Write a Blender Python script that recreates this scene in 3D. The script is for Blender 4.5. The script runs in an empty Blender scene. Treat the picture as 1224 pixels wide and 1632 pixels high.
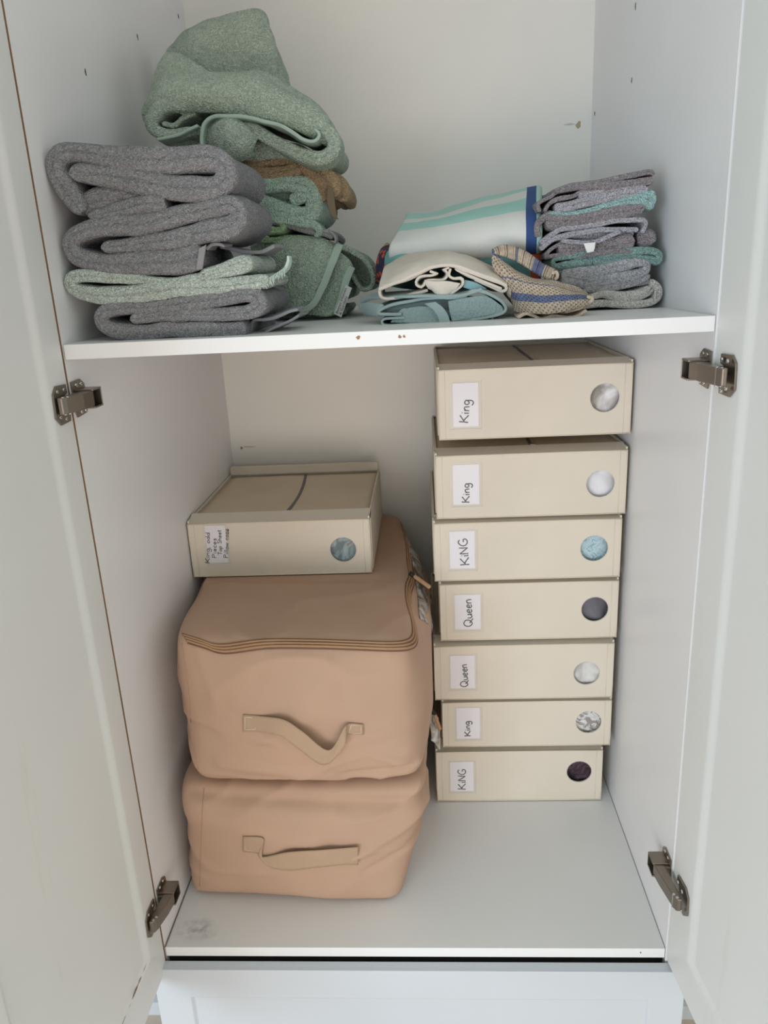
import bpy, bmesh, math, random
import numpy as np
from mathutils import Vector, Matrix, noise
from mathutils.bvhtree import BVHTree
random.seed(4)
SC = bpy.context.scene
COL = SC.collection

# ------------------------------------------------------------ camera
CAM = np.array([4.52016338e-01, -9.54123409e-01, 1.03062029e+00])
PIT, YAW, ROL, FPX = 3.04363238e-01, -6.21393596e-02, -4.95916488e-02, 1219.3
cp, sp = math.cos(PIT), math.sin(PIT); cy_, sy_ = math.cos(YAW), math.sin(YAW)
FW = np.array([sy_*cp, cy_*cp, -sp]); r0 = np.array([cy_, -sy_, 0.0]); u0 = np.cross(r0, FW)
RT = r0*math.cos(ROL)+u0*math.sin(ROL); UP = -r0*math.sin(ROL)+u0*math.cos(ROL)
cd = bpy.data.cameras.new('camera'); cam = bpy.data.objects.new('camera', cd); COL.objects.link(cam)
cd.sensor_fit = 'VERTICAL'; cd.sensor_height = 34.6; cd.lens = 34.6*FPX/1632.0; cd.clip_start = 0.02
M = Matrix(((RT[0], UP[0], -FW[0], CAM[0]), (RT[1], UP[1], -FW[1], CAM[1]), (RT[2], UP[2], -FW[2], CAM[2]), (0, 0, 0, 1)))
cam.matrix_world = M
SC.camera = cam

# ------------------------------------------------------------ light
SC.view_settings.view_transform = 'Standard'; SC.view_settings.look = 'None'
SC.view_settings.gamma = 1.0; SC.view_settings.use_curve_mapping = False
SC.view_settings.exposure = 0.56
wd = bpy.data.worlds.new('room_daylight'); SC.world = wd; wd.use_nodes = True
_t = wd.node_tree; _g = _t.nodes.new('ShaderNodeTexCoord'); _s = _t.nodes.new('ShaderNodeSeparateXYZ'); _m = _t.nodes.new('ShaderNodeMapRange'); _r = _t.nodes.new('ShaderNodeValToRGB')
_m.inputs['From Min'].default_value = -1; _m.inputs['From Max'].default_value = 1
_t.links.new(_g.outputs['Generated'], _s.inputs[0]); _t.links.new(_s.outputs['Z'], _m.inputs['Value']); _t.links.new(_m.outputs[0], _r.inputs[0])
_e = _r.color_ramp.elements; _e[0].position = .25; _e[0].color = (1.0, .76, .62, 1); _e[1].position = .75; _e[1].color = (.74, .86, .78, 1)
_x = _e.new(.5); _x.color = (1.0, .96, .95, 1)
_t.links.new(_r.outputs[0], _t.nodes['Background'].inputs[0])
wd.node_tree.nodes['Background'].inputs[1].default_value = 0.60
def area(name, loc, target, size, power, col):
    l = bpy.data.lights.new(name, 'AREA'); l.shape = 'RECTANGLE'; l.size = size[0]; l.size_y = size[1]
    l.energy = power; l.color = col
    o = bpy.data.objects.new(name, l); COL.objects.link(o); o.location = loc
    o.rotation_euler = (Vector(target)-Vector(loc)).to_track_quat('-Z', 'Y').to_euler()
    return o
area('window_light', (-1.35, -2.9, 0.75), (0.5, 0.3, 0.5), (1.5, 1.2), 27, (0.66, 0.84, 1.0))

area('warm_fill_light', (0.35, -2.3, 0.16), (0.35, 0.6, 0.6), (2.2, 0.5), 12, (1.0, 0.86, 0.76))  # added warm fill with no source in view, brightens the lower compartment

# ------------------------------------------------------------ materials
def lin(h):
    if isinstance(h, str):
        h = h.lstrip('#'); c = [int(h[i:i+2], 16)/255 for i in (0, 2, 4)]
    else: c = h
    return tuple((x/12.92 if x <= .04045 else ((x+.055)/1.055)**2.4) for x in c)+(1,)
class NT:
    def __init__(s, name):
        s.m = bpy.data.materials.new(name); s.m.use_nodes = True; s.t = s.m.node_tree
        s.b = s.t.nodes['Principled BSDF']; s.tc = s.t.nodes.new('ShaderNodeTexCoord')
    def n(s, kind, **kw):
        x = s.t.nodes.new(kind)
        for k, v in kw.items():
            if k.startswith('_'): setattr(x, k[1:], v)
            else: x.inputs[k.replace('__', ' ')].default_value = v
        return x
    def l(s, a, b): s.t.links.new(a, b)
    def noise(s, scale, detail=2, rough=.5, dist=0, vec=None):
        x = s.n('ShaderNodeTexNoise', Scale=scale, Detail=detail, Roughness=rough, Distortion=dist)
        s.l(vec or s.tc.outputs['Object'], x.inputs['Vector']); return x
    def ramp(s, fac, stops, interp='LINEAR'):
        r = s.t.nodes.new('ShaderNodeValToRGB'); r.color_ramp.interpolation = interp
        e = r.color_ramp.elements
        while len(e) < len(stops): e.new(.5)
        for i, (p, c) in enumerate(stops): e[i].position = p; e[i].color = c
        s.l(fac, r.inputs[0]); return r
    def bump(s, h, strength, dist, prev=None):
        b = s.n('ShaderNodeBump', Strength=strength, Distance=dist); s.l(h, b.inputs['Height'])
        if prev: s.l(prev.outputs[0], b.inputs['Normal'])
        return b
    def mixc(s, fac, a, b, mode='MIX'):
        x = s.t.nodes.new('ShaderNodeMix'); x.data_type = 'RGBA'; x.blend_type = mode
        for i, v in ((0, fac), (6, a), (7, b)):
            if hasattr(v, 'links') or hasattr(v, 'is_linked'): s.l(v, x.inputs[i])
            else: x.inputs[i].default_value = v
        return x.outputs[2]
    def math(s, op, a, b=0.0):
        x = s.t.nodes.new('ShaderNodeMath'); x.operation = op
        for i, v in ((0, a), (1, b)):
            if hasattr(v, 'is_linked'): s.l(v, x.inputs[i])
            else: x.inputs[i].default_value = v
        return x.outputs[0]
def scale_c(c, k): return (min(c[0]*k, 1), min(c[1]*k, 1), min(c[2]*k, 1), 1)
def plain(name, col, rough=.5, metal=0, var=0, spec=.5, bump=None):
    t = NT(name); c = lin(col)
    t.b.inputs['Roughness'].default_value = rough; t.b.inputs['Metallic'].default_value = metal
    t.b.inputs['Specular IOR Level'].default_value = spec
    if var:
        nz = t.noise(9, 3); r = t.ramp(nz.outputs['Fac'], [(.3, scale_c(c, 1-var)), (.7, scale_c(c, 1+var))])
        t.l(r.outputs[0], t.b.inputs['Base Color'])
    else: t.b.inputs['Base Color'].default_value = c
    if bump:
        b = t.bump(t.noise(bump[0], 2).outputs['Fac'], bump[1], bump[2]); t.l(b.outputs[0], t.b.inputs['Normal'])
    return t.m
def terry(name, col, var=.08, pile=1.0, scale=1.0):
    t = NT(name); c = lin(col)
    t.b.inputs['Roughness'].default_value = 1; t.b.inputs['Specular IOR Level'].default_value = .1
    t.b.inputs['Sheen Weight'].default_value = .15; t.b.inputs['Sheen Roughness'].default_value = .6
    v = t.n('ShaderNodeTexVoronoi', Scale=420*scale); t.l(t.tc.outputs['Object'], v.inputs['Vector'])
    mp = t.n('ShaderNodeMapping'); mp.inputs['Scale'].default_value = (1, .6, 1.25); t.l(t.tc.outputs['Object'], mp.inputs['Vector'])
    rid = t.noise(250*scale, 2, .5, 1.6 if scale <= 1 else .3, mp.outputs[0])
    big = t.noise(14, 3)
    h = t.math('ADD', t.math('MULTIPLY', v.outputs['Distance'], -.9), t.math('MULTIPLY', rid.outputs['Fac'], 1.6))
    b = t.bump(h, 1.0, .0055*pile/scale)
    t.l(b.outputs[0], t.b.inputs['Normal'])
    r = t.ramp(big.outputs['Fac'], [(.3, scale_c(c, 1-var)), (.7, scale_c(c, 1+var))])
    r2 = t.ramp(rid.outputs['Fac'], [(.34, (1-.34*pile, 1-.34*pile, 1-.34*pile, 1)), (.56, (1.12, 1.12, 1.12, 1))])  # pile valleys darkened in the colour, painted shade between the loops
    t.l(t.mixc(1.0, r.outputs[0], r2.outputs[0], 'MULTIPLY'), t.b.inputs['Base Color'])
    return t.m
def board(name, col, rough=.38, stain=None):
    t = NT(name); c = lin(col)
    t.b.inputs['Roughness'].default_value = rough; t.b.inputs['Specular IOR Level'].default_value = .35
    big = t.noise(3.0, 4)
    r = t.ramp(big.outputs['Fac'], [(.3, scale_c(c, .965)), (.7, scale_c(c, 1.02))])
    out = r.outputs[0]
    if stain:
        for (sc, lo, hi, sct, op) in stain:
            mp = t.n('ShaderNodeMapping'); mp.inputs['Scale'].default_value = sct
            t.l(t.tc.outputs['Object'], mp.inputs['Vector'])
            n2 = t.noise(sc, 5, .6, .4, mp.outputs[0])
            f = t.ramp(n2.outputs['Fac'], [(lo, (0, 0, 0, 1)), (hi, (op, op, op, 1))])
            out = t.mixc(f.outputs[0], out, lin('#c2b391'))
    t.l(out, t.b.inputs['Base Color'])
    b = t.bump(t.noise(260, 2).outputs['Fac'], .05, .001); t.l(b.outputs[0], t.b.inputs['Normal'])
    return t.m

M_board = board('white_melamine', '#efeff1')
M_back = board('white_back_panel', '#f0efe9')
M_shelf = board('white_shelf_melamine', '#ececed')
M_door = board('white_painted_door', '#e3e4e3', .42, [(2.2, .62, .78, (1, 3.2, .7), .42)])
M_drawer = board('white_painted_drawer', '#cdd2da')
M_mdf = plain('raw_mdf_edge', '#8a6a4c', .9, var=.2)
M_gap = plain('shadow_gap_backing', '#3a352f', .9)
M_nickel = NT('nickel_plated_steel')
M_nickel.b.inputs['Metallic'].default_value = .95; M_nickel.b.inputs['Roughness'].default_value = .32
M_nickel.b.inputs['Base Color'].default_value = lin('#8f867c')
M_nickel.l(M_nickel.bump(M_nickel.noise(120, 3).outputs['Fac'], .15, .001).outputs[0], M_nickel.b.inputs['Normal'])
M_nickel = M_nickel.m
M_chrome = plain('polished_hinge_steel', '#cfd2d6', .15, 1)
M_dark = plain('dark_recess_metal', '#2b2825', .5, .6)
M_cream = plain('cream_box_fabric', '#ded4c5', .78, var=.035, spec=.25, bump=(900, .12, .0006))
M_creamtop = plain('cream_lid_cloth', '#dccdb6', .85, var=.05, spec=.2, bump=(700, .2, .0008))
M_trim = plain('cream_binding', '#e0d4bf', .7, var=.03)
M_zip = plain('grey_zipper_tape', '#6d6a68', .6)
M_card = plain('white_card', '#eeeaf0', .6)
M_plastic = NT('clear_plastic_pocket'); M_plastic.b.inputs['Roughness'].default_value = .12
M_plastic.b.inputs['Alpha'].default_value = .07; M_plastic.b.inputs['Base Color'].default_value = (.9, .9, .92, 1)
M_plastic = M_plastic.m
M_ink = plain('black_ink', '#141416', .5)
M_bag = plain('tan_canvas', '#bd9d88', .88, var=.035, spec=.2, bump=(650, .18, .0007))
M_bagtrim = plain('tan_zipper_tape', '#b48d6c', .8, var=.05)
M_bagline = plain('brown_zipper_teeth', '#7b5a44', .7)
M_strap = plain('khaki_webbing', '#b3977f', .85, var=.05, bump=(500, .5, .001))
M_vinyl = NT('clouded_clear_vinyl'); M_vinyl.b.inputs['Roughness'].default_value = .25
M_vinyl.l(M_vinyl.ramp(M_vinyl.noise(22, 3, .6, 1.5).outputs['Fac'], [(.38, lin('#5c544e')), (.5, lin('#a89c92')), (.66, lin('#d6d4d2'))]).outputs[0], M_vinyl.b.inputs['Base Color'])
M_vinyl = M_vinyl.m

# ------------------------------------------------------------ object helpers
def at(px, py, y):
    d = FW + RT*(px-612)/FPX - UP*(py-816)/FPX
    return CAM + d*((y-CAM[1])/d[1])
def ray(px, py):
    d = FW + RT*(px-612)/FPX - UP*(py-816)/FPX
    return d/np.linalg.norm(d)
def tag(o, label=None, cat=None, group=None, kind=None):
    for k, v in (('label', label), ('category', cat), ('group', group), ('kind', kind)):
        if v: o[k] = v
    return o
def empty(name, loc, label=None, cat=None, group=None):
    o = bpy.data.objects.new(name, None); COL.objects.link(o); o.location = tuple(float(v) for v in loc)
    o.empty_display_size = .05
    o['origin_world'] = [float(v) for v in loc]
    return tag(o, label, cat, group)
ORG = {}
def obj(name, geo, mat, parent=None, smooth=True, uv=None, base=None):
    """geo = (verts, faces) in world coordinates -> one mesh object"""
    V, Fc = geo; V = np.asarray(V, float)
    if parent is None:
        org = np.array([(V[:, 0].min()+V[:, 0].max())/2, (V[:, 1].min()+V[:, 1].max())/2, V[:, 2].min()]) if base is None else np.array(base)
    elif parent.type == 'EMPTY': org = np.array(parent['origin_world'])
    else: org = ORG[parent.name]
    me = bpy.data.meshes.new(name); me.from_pydata((V-org).tolist(), [], [list(map(int, f)) for f in Fc])
    if uv is not None:
        l = me.uv_layers.new(name='UVMap')
        idx = np.zeros(len(me.loops), dtype=np.int32); me.loops.foreach_get('vertex_index', idx)
        l.data.foreach_set('uv', np.asarray(uv, dtype=np.float32)[idx].ravel())
    me.materials.append(mat)
    if smooth: me.polygons.foreach_set('use_smooth', [True]*len(me.polygons))
    bm = bmesh.new(); bm.from_mesh(me); bmesh.ops.recalc_face_normals(bm, faces=bm.faces); bm.to_mesh(me); bm.free()
    o = bpy.data.objects.new(name, me); COL.objects.link(o)
    if parent is None: o.location = tuple(org)
    else: o.parent = parent
    ORG[o.name] = org
    return o
def join(*gs):
    V = []; Fs = []; n = 0
    for v, f in gs:
        v = np.asarray(v, float); V.append(v); Fs += [[i+n for i in q] for q in f]; n += len(v)
    return np.vstack(V), Fs
def box(x0, x1, y0, y1, z0, z1, bev=0.0):
    if bev <= 0:
        V = [(x, y, z) for z in (z0, z1) for y in (y0, y1) for x in (x0, x1)]
        return np.array(V), [(0, 2, 3, 1), (4, 5, 7, 6), (0, 1, 5, 4), (2, 6, 7, 3), (0, 4, 6, 2), (1, 3, 7, 5)]
    bm = bmesh.new(); bmesh.ops.create_cube(bm, size=1)
    for v in bm.verts: v.co = Vector(((x0+x1)/2+v.co.x*(x1-x0), (y0+y1)/2+v.co.y*(y1-y0), (z0+z1)/2+v.co.z*(z1-z0)))
    bmesh.ops.bevel(bm, geom=list(bm.edges), offset=bev, segments=2, affect='EDGES', profile=.5)
    bm.verts.index_update(); g = (np.array([v.co[:] for v in bm.verts]), [[v.index for v in f.verts] for f in bm.faces]); bm.free()
    return g
def prism(poly, axis, a, b):
    """poly 2D list extruded along axis between a and b"""
    n = len(poly); V = []
    for t in (a, b):
        for p in poly:
            q = list(p); q.insert(axis, t); V.append(q)
    F_ = [list(range(n)), list(range(n, 2*n))[::-1]]+[[i, (i+1) % n, n+(i+1) % n, n+i] for i in range(n)]
    return np.array(V, float), F_
def cyl(c, axis, r, h, n=20, r2=None):
    r2 = r if r2 is None else r2; V = []; ax = [0, 1, 2]; ax.remove(axis)
    for k, (t, rr) in enumerate(((0, r), (h, r2))):
        for i in range(n):
            a = 2*math.pi*i/n; p = list(c); p[axis] += t; p[ax[0]] += rr*math.cos(a); p[ax[1]] += rr*math.sin(a); V.append(p)
    return np.array(V), [list(range(n)), list(range(n, 2*n))[::-1]]+[[i, (i+1) % n, n+(i+1) % n, n+i] for i in range(n)]
def catmull(P, per=12, closed=False):
    P = np.asarray(P, float); n = len(P)
    if n < 3:
        t = np.linspace(0, 1, per+1)[:, None]; return P[0]*(1-t)+P[-1]*t
    Q = np.vstack([2*P[0]-P[1], P, 2*P[-1]-P[-2]]); out = []
    for i in range(n-1):
        a, b, c, d = Q[i:i+4]
        for k in range(per):
            t = k/per
            out.append(.5*((2*b)+(-a+c)*t+(2*a-5*b+4*c-d)*t*t+(-a+3*b-3*c+d)*t**3))
    out.append(P[-1]); return np.array(out)
def resample(P, s, ndim=3):
    d = np.r_[0, np.cumsum(np.linalg.norm(np.diff(P[:, :ndim], axis=0), axis=1))]
    s = np.asarray(s)*d[-1] if max(s) <= 1.0001 else np.clip(np.asarray(s), 0, d[-1])
    return np.stack([np.interp(s, d, P[:, k]) for k in range(P.shape[1])], 1)
def plen(P, ndim=3): return np.linalg.norm(np.diff(P[:, :ndim], axis=0), axis=1).sum()
def stations(L, r, ds):
    r = min(r, L*.45); e = r*np.array([0, .02, .08, .2, .4, .7, 1.0]); m = max(2, int((L-2*r)/ds))
    mid = np.linspace(r, L-r, m+1)[1:-1]
    s = np.r_[e, mid, (L-e)[::-1]]
    f = np.clip(1-(1-np.clip(np.minimum(s, L-s)/max(r, 1e-6), 0, 1))**2.4, 0, 1)**(1/2.4)
    return s, f
def nz(p, sc, seed=0.0): return noise.noise(Vector((p[0]*sc+seed, p[1]*sc-seed*.7, p[2]*sc+seed*1.3)))
def tube(P, r, n=6):
    P = np.asarray(P, float); m = len(P); V = []; T = np.gradient(P, axis=0)
    up = np.array([0.13, -.4, 1.0])
    for i in range(m):
        t = T[i]/(np.linalg.norm(T[i])+1e-9); a = np.cross(t, up); a /= np.linalg.norm(a)+1e-9; b = np.cross(t, a)
        for k in range(n):
            w = 2*math.pi*k/n; V.append(P[i]+r*(math.cos(w)*a+math.sin(w)*b))
    F_ = [[i*n+k, i*n+(k+1) % n, (i+1)*n+(k+1) % n, (i+1)*n+k] for i in range(m-1) for k in range(n)]
    return np.array(V), F_+[list(range(n)), list(range((m-1)*n, m*n))[::-1]]
def sheet_solid(G, N, H):
    """G grid of centre points (a,b,3), N normals, H half thickness -> closed solid"""
    a, b = G.shape[:2]; A = (G+N*H[..., None]).reshape(-1, 3); B = (G-N*H[..., None]).reshape(-1, 3); k = a*b
    F_ = []
    for i in range(a-1):
        for j in range(b-1):
            q = (i*b+j, i*b+j+1, (i+1)*b+j+1, (i+1)*b+j); F_.append(q); F_.append([v+k for v in q[::-1]])
    def edge(i0, i1): F_.append([i0, i1, i1+k, i0+k])
    for j in range(b-1): edge(j, j+1); edge((a-1)*b+j+1, (a-1)*b+j)
    for i in range(a-1): edge((i+1)*b, i*b); edge(i*b+b-1, (i+1)*b+b-1)
    return np.vstack([A, B]), F_
def wrinkle(V, N, amp, sc, seed):
    for i in range(len(V)):
        V[i] += N[i]*amp*(nz(V[i], sc, seed)+.5*nz(V[i], sc*2.3, seed+3))
def fold(path, y0, L, pxm=None, ds=.004, wob=.002, seed=1.0, twist=0.0, sx=0.0, sz=0.0, dy=.004):
    """a folded cloth seen end-on: the path (px, py, thickness px) of the layer at depth y0, running back by L"""
    P = []
    for p in path:
        w = at(p[0], p[1], y0); t = p[2]*(1.15 if p[2] >= 14 else 1.0)
        P.append([w[0], w[2], t*(((w-CAM)@FW)/FPX)])
    C = catmull(P, 10); Lp = plen(C, 2); rt = C[:, 2].mean()/2
    s, fp = stations(Lp, rt*.75, ds); C = resample(C, s/Lp, 2)
    T = np.gradient(C[:, :2], axis=0); T /= np.linalg.norm(T, axis=1)[:, None]+1e-9
    Nn = np.stack([-T[:, 1], T[:, 0]], 1)
    ys, fy = stations(L, rt*.8, ds*2)
    m, n = len(ys), len(s); G = np.zeros((m, n, 3)); NN = np.zeros((m, n, 3)); H = np.zeros((m, n))
    cx, cz = C[:, 0].mean(), C[:, 1].min()
    for j in range(m):
        k = ys[j]/L
        for i in range(n):
            x, z = C[i, 0], C[i, 1]
            q = Vector((x*14+seed, ys[j]*9+seed*2, z*14)); q2 = Vector((x*45-seed, ys[j]*22+seed, z*45))
            w1 = noise.noise(q)*wob*2.2+noise.noise(q2)*wob*.8
            fr = noise.noise(Vector((s[i]*12, seed*3, 0)))*dy + noise.noise(Vector((s[i]*40, seed*5, 1)))*dy*.4
            G[j, i] = (x+Nn[i, 0]*w1+sx*k, y0+ys[j]+fr*(1-k), z+Nn[i, 1]*w1+sz*k+abs(w1)*.2)
            NN[j, i] = (Nn[i, 0], 0, Nn[i, 1])
            H[j, i] = C[i, 2]/2*fp[i]*fy[j]*(1+.10*noise.noise(Vector((s[i]*30, ys[j]*30, seed))))
    return sheet_solid(G, NN, H)
def grid_up(rows, pu=10, pv=10):
    R = [catmull(r, pu) for r in rows]; R = np.array(R)  # (rows, n, 3)
    return np.stack([catmull(R[:, i], pv) for i in range(R.shape[1])], 1)
def grid_normals(G):
    du = np.gradient(G, axis=1); dv = np.gradient(G, axis=0); N = np.cross(du, dv)
    return N/(np.linalg.norm(N, axis=2)[..., None]+1e-9)
def patch(rows, t, ds=.004, wob=.0015, sc=28, seed=1.0, uvout=None):
    """rows of (px, py, y) control points -> smooth cloth sheet of thickness t (m) with rounded edges"""
    W = [[at(*p) for p in r] for r in rows]
    G = grid_up(W, 10, 10)
    Lu = np.mean([plen(r) for r in G]); Lv = np.mean([plen(G[:, i]) for i in range(G.shape[1])])
    su, fu = stations(Lu, t/2, ds); sv, fv = stations(Lv, t/2, ds)
    G = np.array([resample(r, su/Lu) for r in G]); G = np.stack([resample(G[:, i], sv/Lv) for i in range(G.shape[1])], 1)
    N = grid_normals(G)
    for i in range(G.shape[0]):
        for j in range(G.shape[1]):
            p = G[i, j]; G[i, j] = p+N[i, j]*wob*(nz(p, sc, seed)*1.6+.7*nz(p, sc*2.4, seed+5))
    H = t/2*np.outer(fv, fu)
    if uvout is not None:
        U = np.tile(su/Lu, (len(sv), 1)).ravel(); Vv = np.repeat(sv/Lv, len(su)); u = np.stack([U, Vv], 1); uvout.append(np.vstack([u, u]))
    return sheet_solid(G, N, H)
def softbox(c, bulge, n=44, k=9, wr=.004, seed=1.0, sc=7, creases=()):
    """c[8] corners ordered (x,y,z) bits; bulge per face (-x,+x,-y,+y,-z,+z)"""
    idx = {}; V = []; F_ = []
    def vid(a, b, d):
        key = (round(a, 5), round(b, 5), round(d, 5))
        if key not in idx: idx[key] = len(V); V.append(key)
        return idx[key]
    u = np.linspace(-1, 1, n+1)
    u = np.sign(u)*(1-(1-np.abs(u))**1.35)
    for ax in range(3):
        for sg in (-1, 1):
            for i in range(n):
                for j in range(n):
                    q = []
                    for (a, b) in ((u[i], u[j]), (u[i+1], u[j]), (u[i+1], u[j+1]), (u[i], u[j+1])):
                        p = [a, b]; p.insert(ax, sg); q.append(vid(*p))
                    F_.append(q)
    V = np.array(V); P = V/(np.abs(V)**k).sum(1)[:, None]**(1/k)
    c = np.array(c, float); a = (P+1)/2; out = np.zeros_like(P)
    for i in range(8):
        w = np.ones(len(P))
        for ax in range(3): w = w*(a[:, ax] if (i >> ax) & 1 else 1-a[:, ax])
        out += w[:, None]*c[i]
    for fi, b in enumerate(bulge):
        ax, sg = fi//2, -1 if fi % 2 == 0 else 1
        o = [t for t in range(3) if t != ax]
        w = np.clip((P[:, ax]*sg), 0, 1)**3*(1-P[:, o[0]]**2)*(1-P[:, o[1]]**2); out[:, ax] += sg*b*w
    for i in range(len(out)):
        p = Vector(out[i]); q = Vector((p.x*sc*.8+seed, p.y*sc, p.z*sc*1.5))
        w = noise.noise(q)*wr
        r = 1-abs(noise.noise(Vector((p.x*sc*.9-seed+p.z*5, p.y*sc*.9, p.z*sc*1.9-p.x*4)))*2.6)
        w += max(r, 0)**3*wr*.9
        for (x0, z0, x1, z1, wid, d) in creases:
            if p.y < c[:, 1].min()+.12:
                vx, vz = x1-x0, z1-z0; L2 = vx*vx+vz*vz; tt = max(0, min(1, ((p.x-x0)*vx+(p.z-z0)*vz)/L2))
                dd = math.hypot(p.x-x0-tt*vx, p.z-z0-tt*vz); w += d*math.exp(-(dd/wid)**2)
        nrm = Vector(P[i]); nrm = Vector([math.copysign(abs(v)**6, v) for v in nrm]).normalized()
        out[i] += np.array(nrm)*w
    return out, F_
def bvh(geo): return BVHTree.FromPolygons([tuple(v) for v in geo[0]], [list(map(int, f)) for f in geo[1]])
def cast(tree, px, py, off=.0, fall=.08):
    d = ray(px, py); h = tree.ray_cast(Vector(CAM), Vector(d))
    if h[0] is None: return at(px, py, fall)
    return np.array(h[0])-d*off
def cast_line(tree, pts, off, per=10, sx=0, sy=0, fall=.1):
    C = catmull([list(p) for p in pts], per)
    last = None; out = []
    for p in C:
        d = ray(p[0]+sx, p[1]+sy); h = tree.ray_cast(Vector(CAM), Vector(d))
        if h[0] is not None: out.append(np.array(h[0])-d*off)
    return np.array(out)

# ------------------------------------------------------------ the wardrobe
W_, D_, ZS, TH = 0.8, 0.759, 0.962, 0.0187
ZT, ZB = 2.0, -0.5
wr = empty('wardrobe', (W_/2, D_/2, ZB), 'open white double-door wardrobe with one shelf and a wide drawer front below', 'wardrobe')
obj('side_panel', box(-.018, 0, 0.0, D_+.012, ZB, ZT), M_board, wr, False)
obj('side_panel', box(W_, W_+.018, 0.0, D_+.012, ZB, ZT), M_board, wr, False)
obj('back_panel', box(0, W_, D_, D_+.012, ZB, ZT), M_back, wr, False)
obj('top_panel', box(0, W_, .002, D_, ZT-.018, ZT), M_board, wr, False)
sh = obj('shelf', box(.001, W_-.001, .001, D_, ZS-TH, ZS, .0008), M_shelf, wr, False)
bp = obj('floor_panel', box(.001, W_-.001, .0, D_, -.018, 0, .0008), M_shelf, wr, False)
o = obj('edge_strip', box(-.0022, .0, -.0012, .0002, ZB, ZT), M_mdf, wr, False); tag(o, 'worn brown raw board edge along the left side panel')
o = obj('edge_strip', box(.0002, .0022, .0, D_, .0, .0012), plain('grey_joint', '#7d7670', .8), wr, False); tag(o, 'grey joint line between floor and left side')
# chips and marks
def chips(px, py, ax, val, w, h, mat, name='scuff_mark'):
    d = FW + RT*(px-612)/FPX - UP*(py-816)/FPX; t = (val-CAM[ax])/d[ax]; c = CAM+d*t
    poly = [(math.cos(a)*w/2*(1+.3*math.sin(3*a+px)), math.sin(a)*h/2*(1+.3*math.cos(2*a+py))) for a in np.linspace(0, 2*math.pi, 13)[:-1]]
    if ax == 1: g = prism([(c[0]+p[0], c[2]+p[1]) for p in poly], 1, val-.0006, val+.0005)
    elif ax == 0: g = prism([(c[1]+p[0], c[2]+p[1]) for p in poly], 0, val-.0006, val+.0006)
    else: g = prism([(c[0]+p[0], c[1]+p[1]) for p in poly], 2, val-.0005, val+.0006)
    return obj(name, g, mat, wr, False)
M_spot = plain('brown_chip', '#9b7b60', .8); M_specks = plain('dark_speck', '#5d5b57', .8); M_dent = plain('dent_paint', '#cfccc2', .6)
chips(571, 538, 1, .001, .005, .004, M_spot); chips(637, 536.5, 1, .001, .004, .0035, M_spot); chips(644, 536, 1, .001, .003, .003, M_spot)
chips(136, 115, 0, 0.0, .004, .008, M_specks); chips(219, 59, 0, 0, .004, .008, M_specks); chips(284, 26, 0, 0, .005, .008, M_specks)
chips(1013, 10, 0, W_, .004, .009, M_specks); chips(1007, 128, 0, W_, .004, .007, M_specks); chips(948, 181, 0, W_, .005, .008, M_specks)
chips(922, 199, 1, D_, .010, .012, plain('chip_in_back_panel', '#b7a78d', .8)); chips(908, 198, 1, D_, .022, .003, M_dent)
chips(385, 714, 1, D_, .006, .006, plain('lower_chip_in_back_panel', '#9b8d7d', .8)); chips(397, 712, 1, D_, .03, .003, M_dent)
chips(1021, 1518, 1, .0, .002, .002, M_specks)
M_smudge = NT('grey_smudge_film'); M_smudge.b.inputs['Base Color'].default_value = lin('#4f4a48'); M_smudge.b.inputs['Roughness'].default_value = .8
g1 = M_smudge.noise(60, 5, .7); g2 = M_smudge.n('ShaderNodeTexGradient', _gradient_type='SPHERICAL'); M_smudge.l(M_smudge.tc.outputs['UV'], g2.inputs['Vector'])
M_smudge.l(M_smudge.math('MULTIPLY', M_smudge.math('MULTIPLY', g2.outputs['Fac'], M_smudge.ramp(g1.outputs['Fac'], [(.4, (0, 0, 0, 1)), (.75, (1, 1, 1, 1))]).outputs[0]), .55), M_smudge.b.inputs['Alpha'])
M_smudge = M_smudge.m
c = (.045, .035)
obj('smudge', (np.array([(c[0]+sx*.042, c[1]+sy*.028, .0004) for sx, sy in ((-1, -1), (1, -1), (1, 1), (-1, 1))]), [(0, 1, 2, 3)]), M_smudge, wr, False,
    uv=np.array([(-1, -1), (1, -1), (1, 1), (-1, 1)]))

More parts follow.
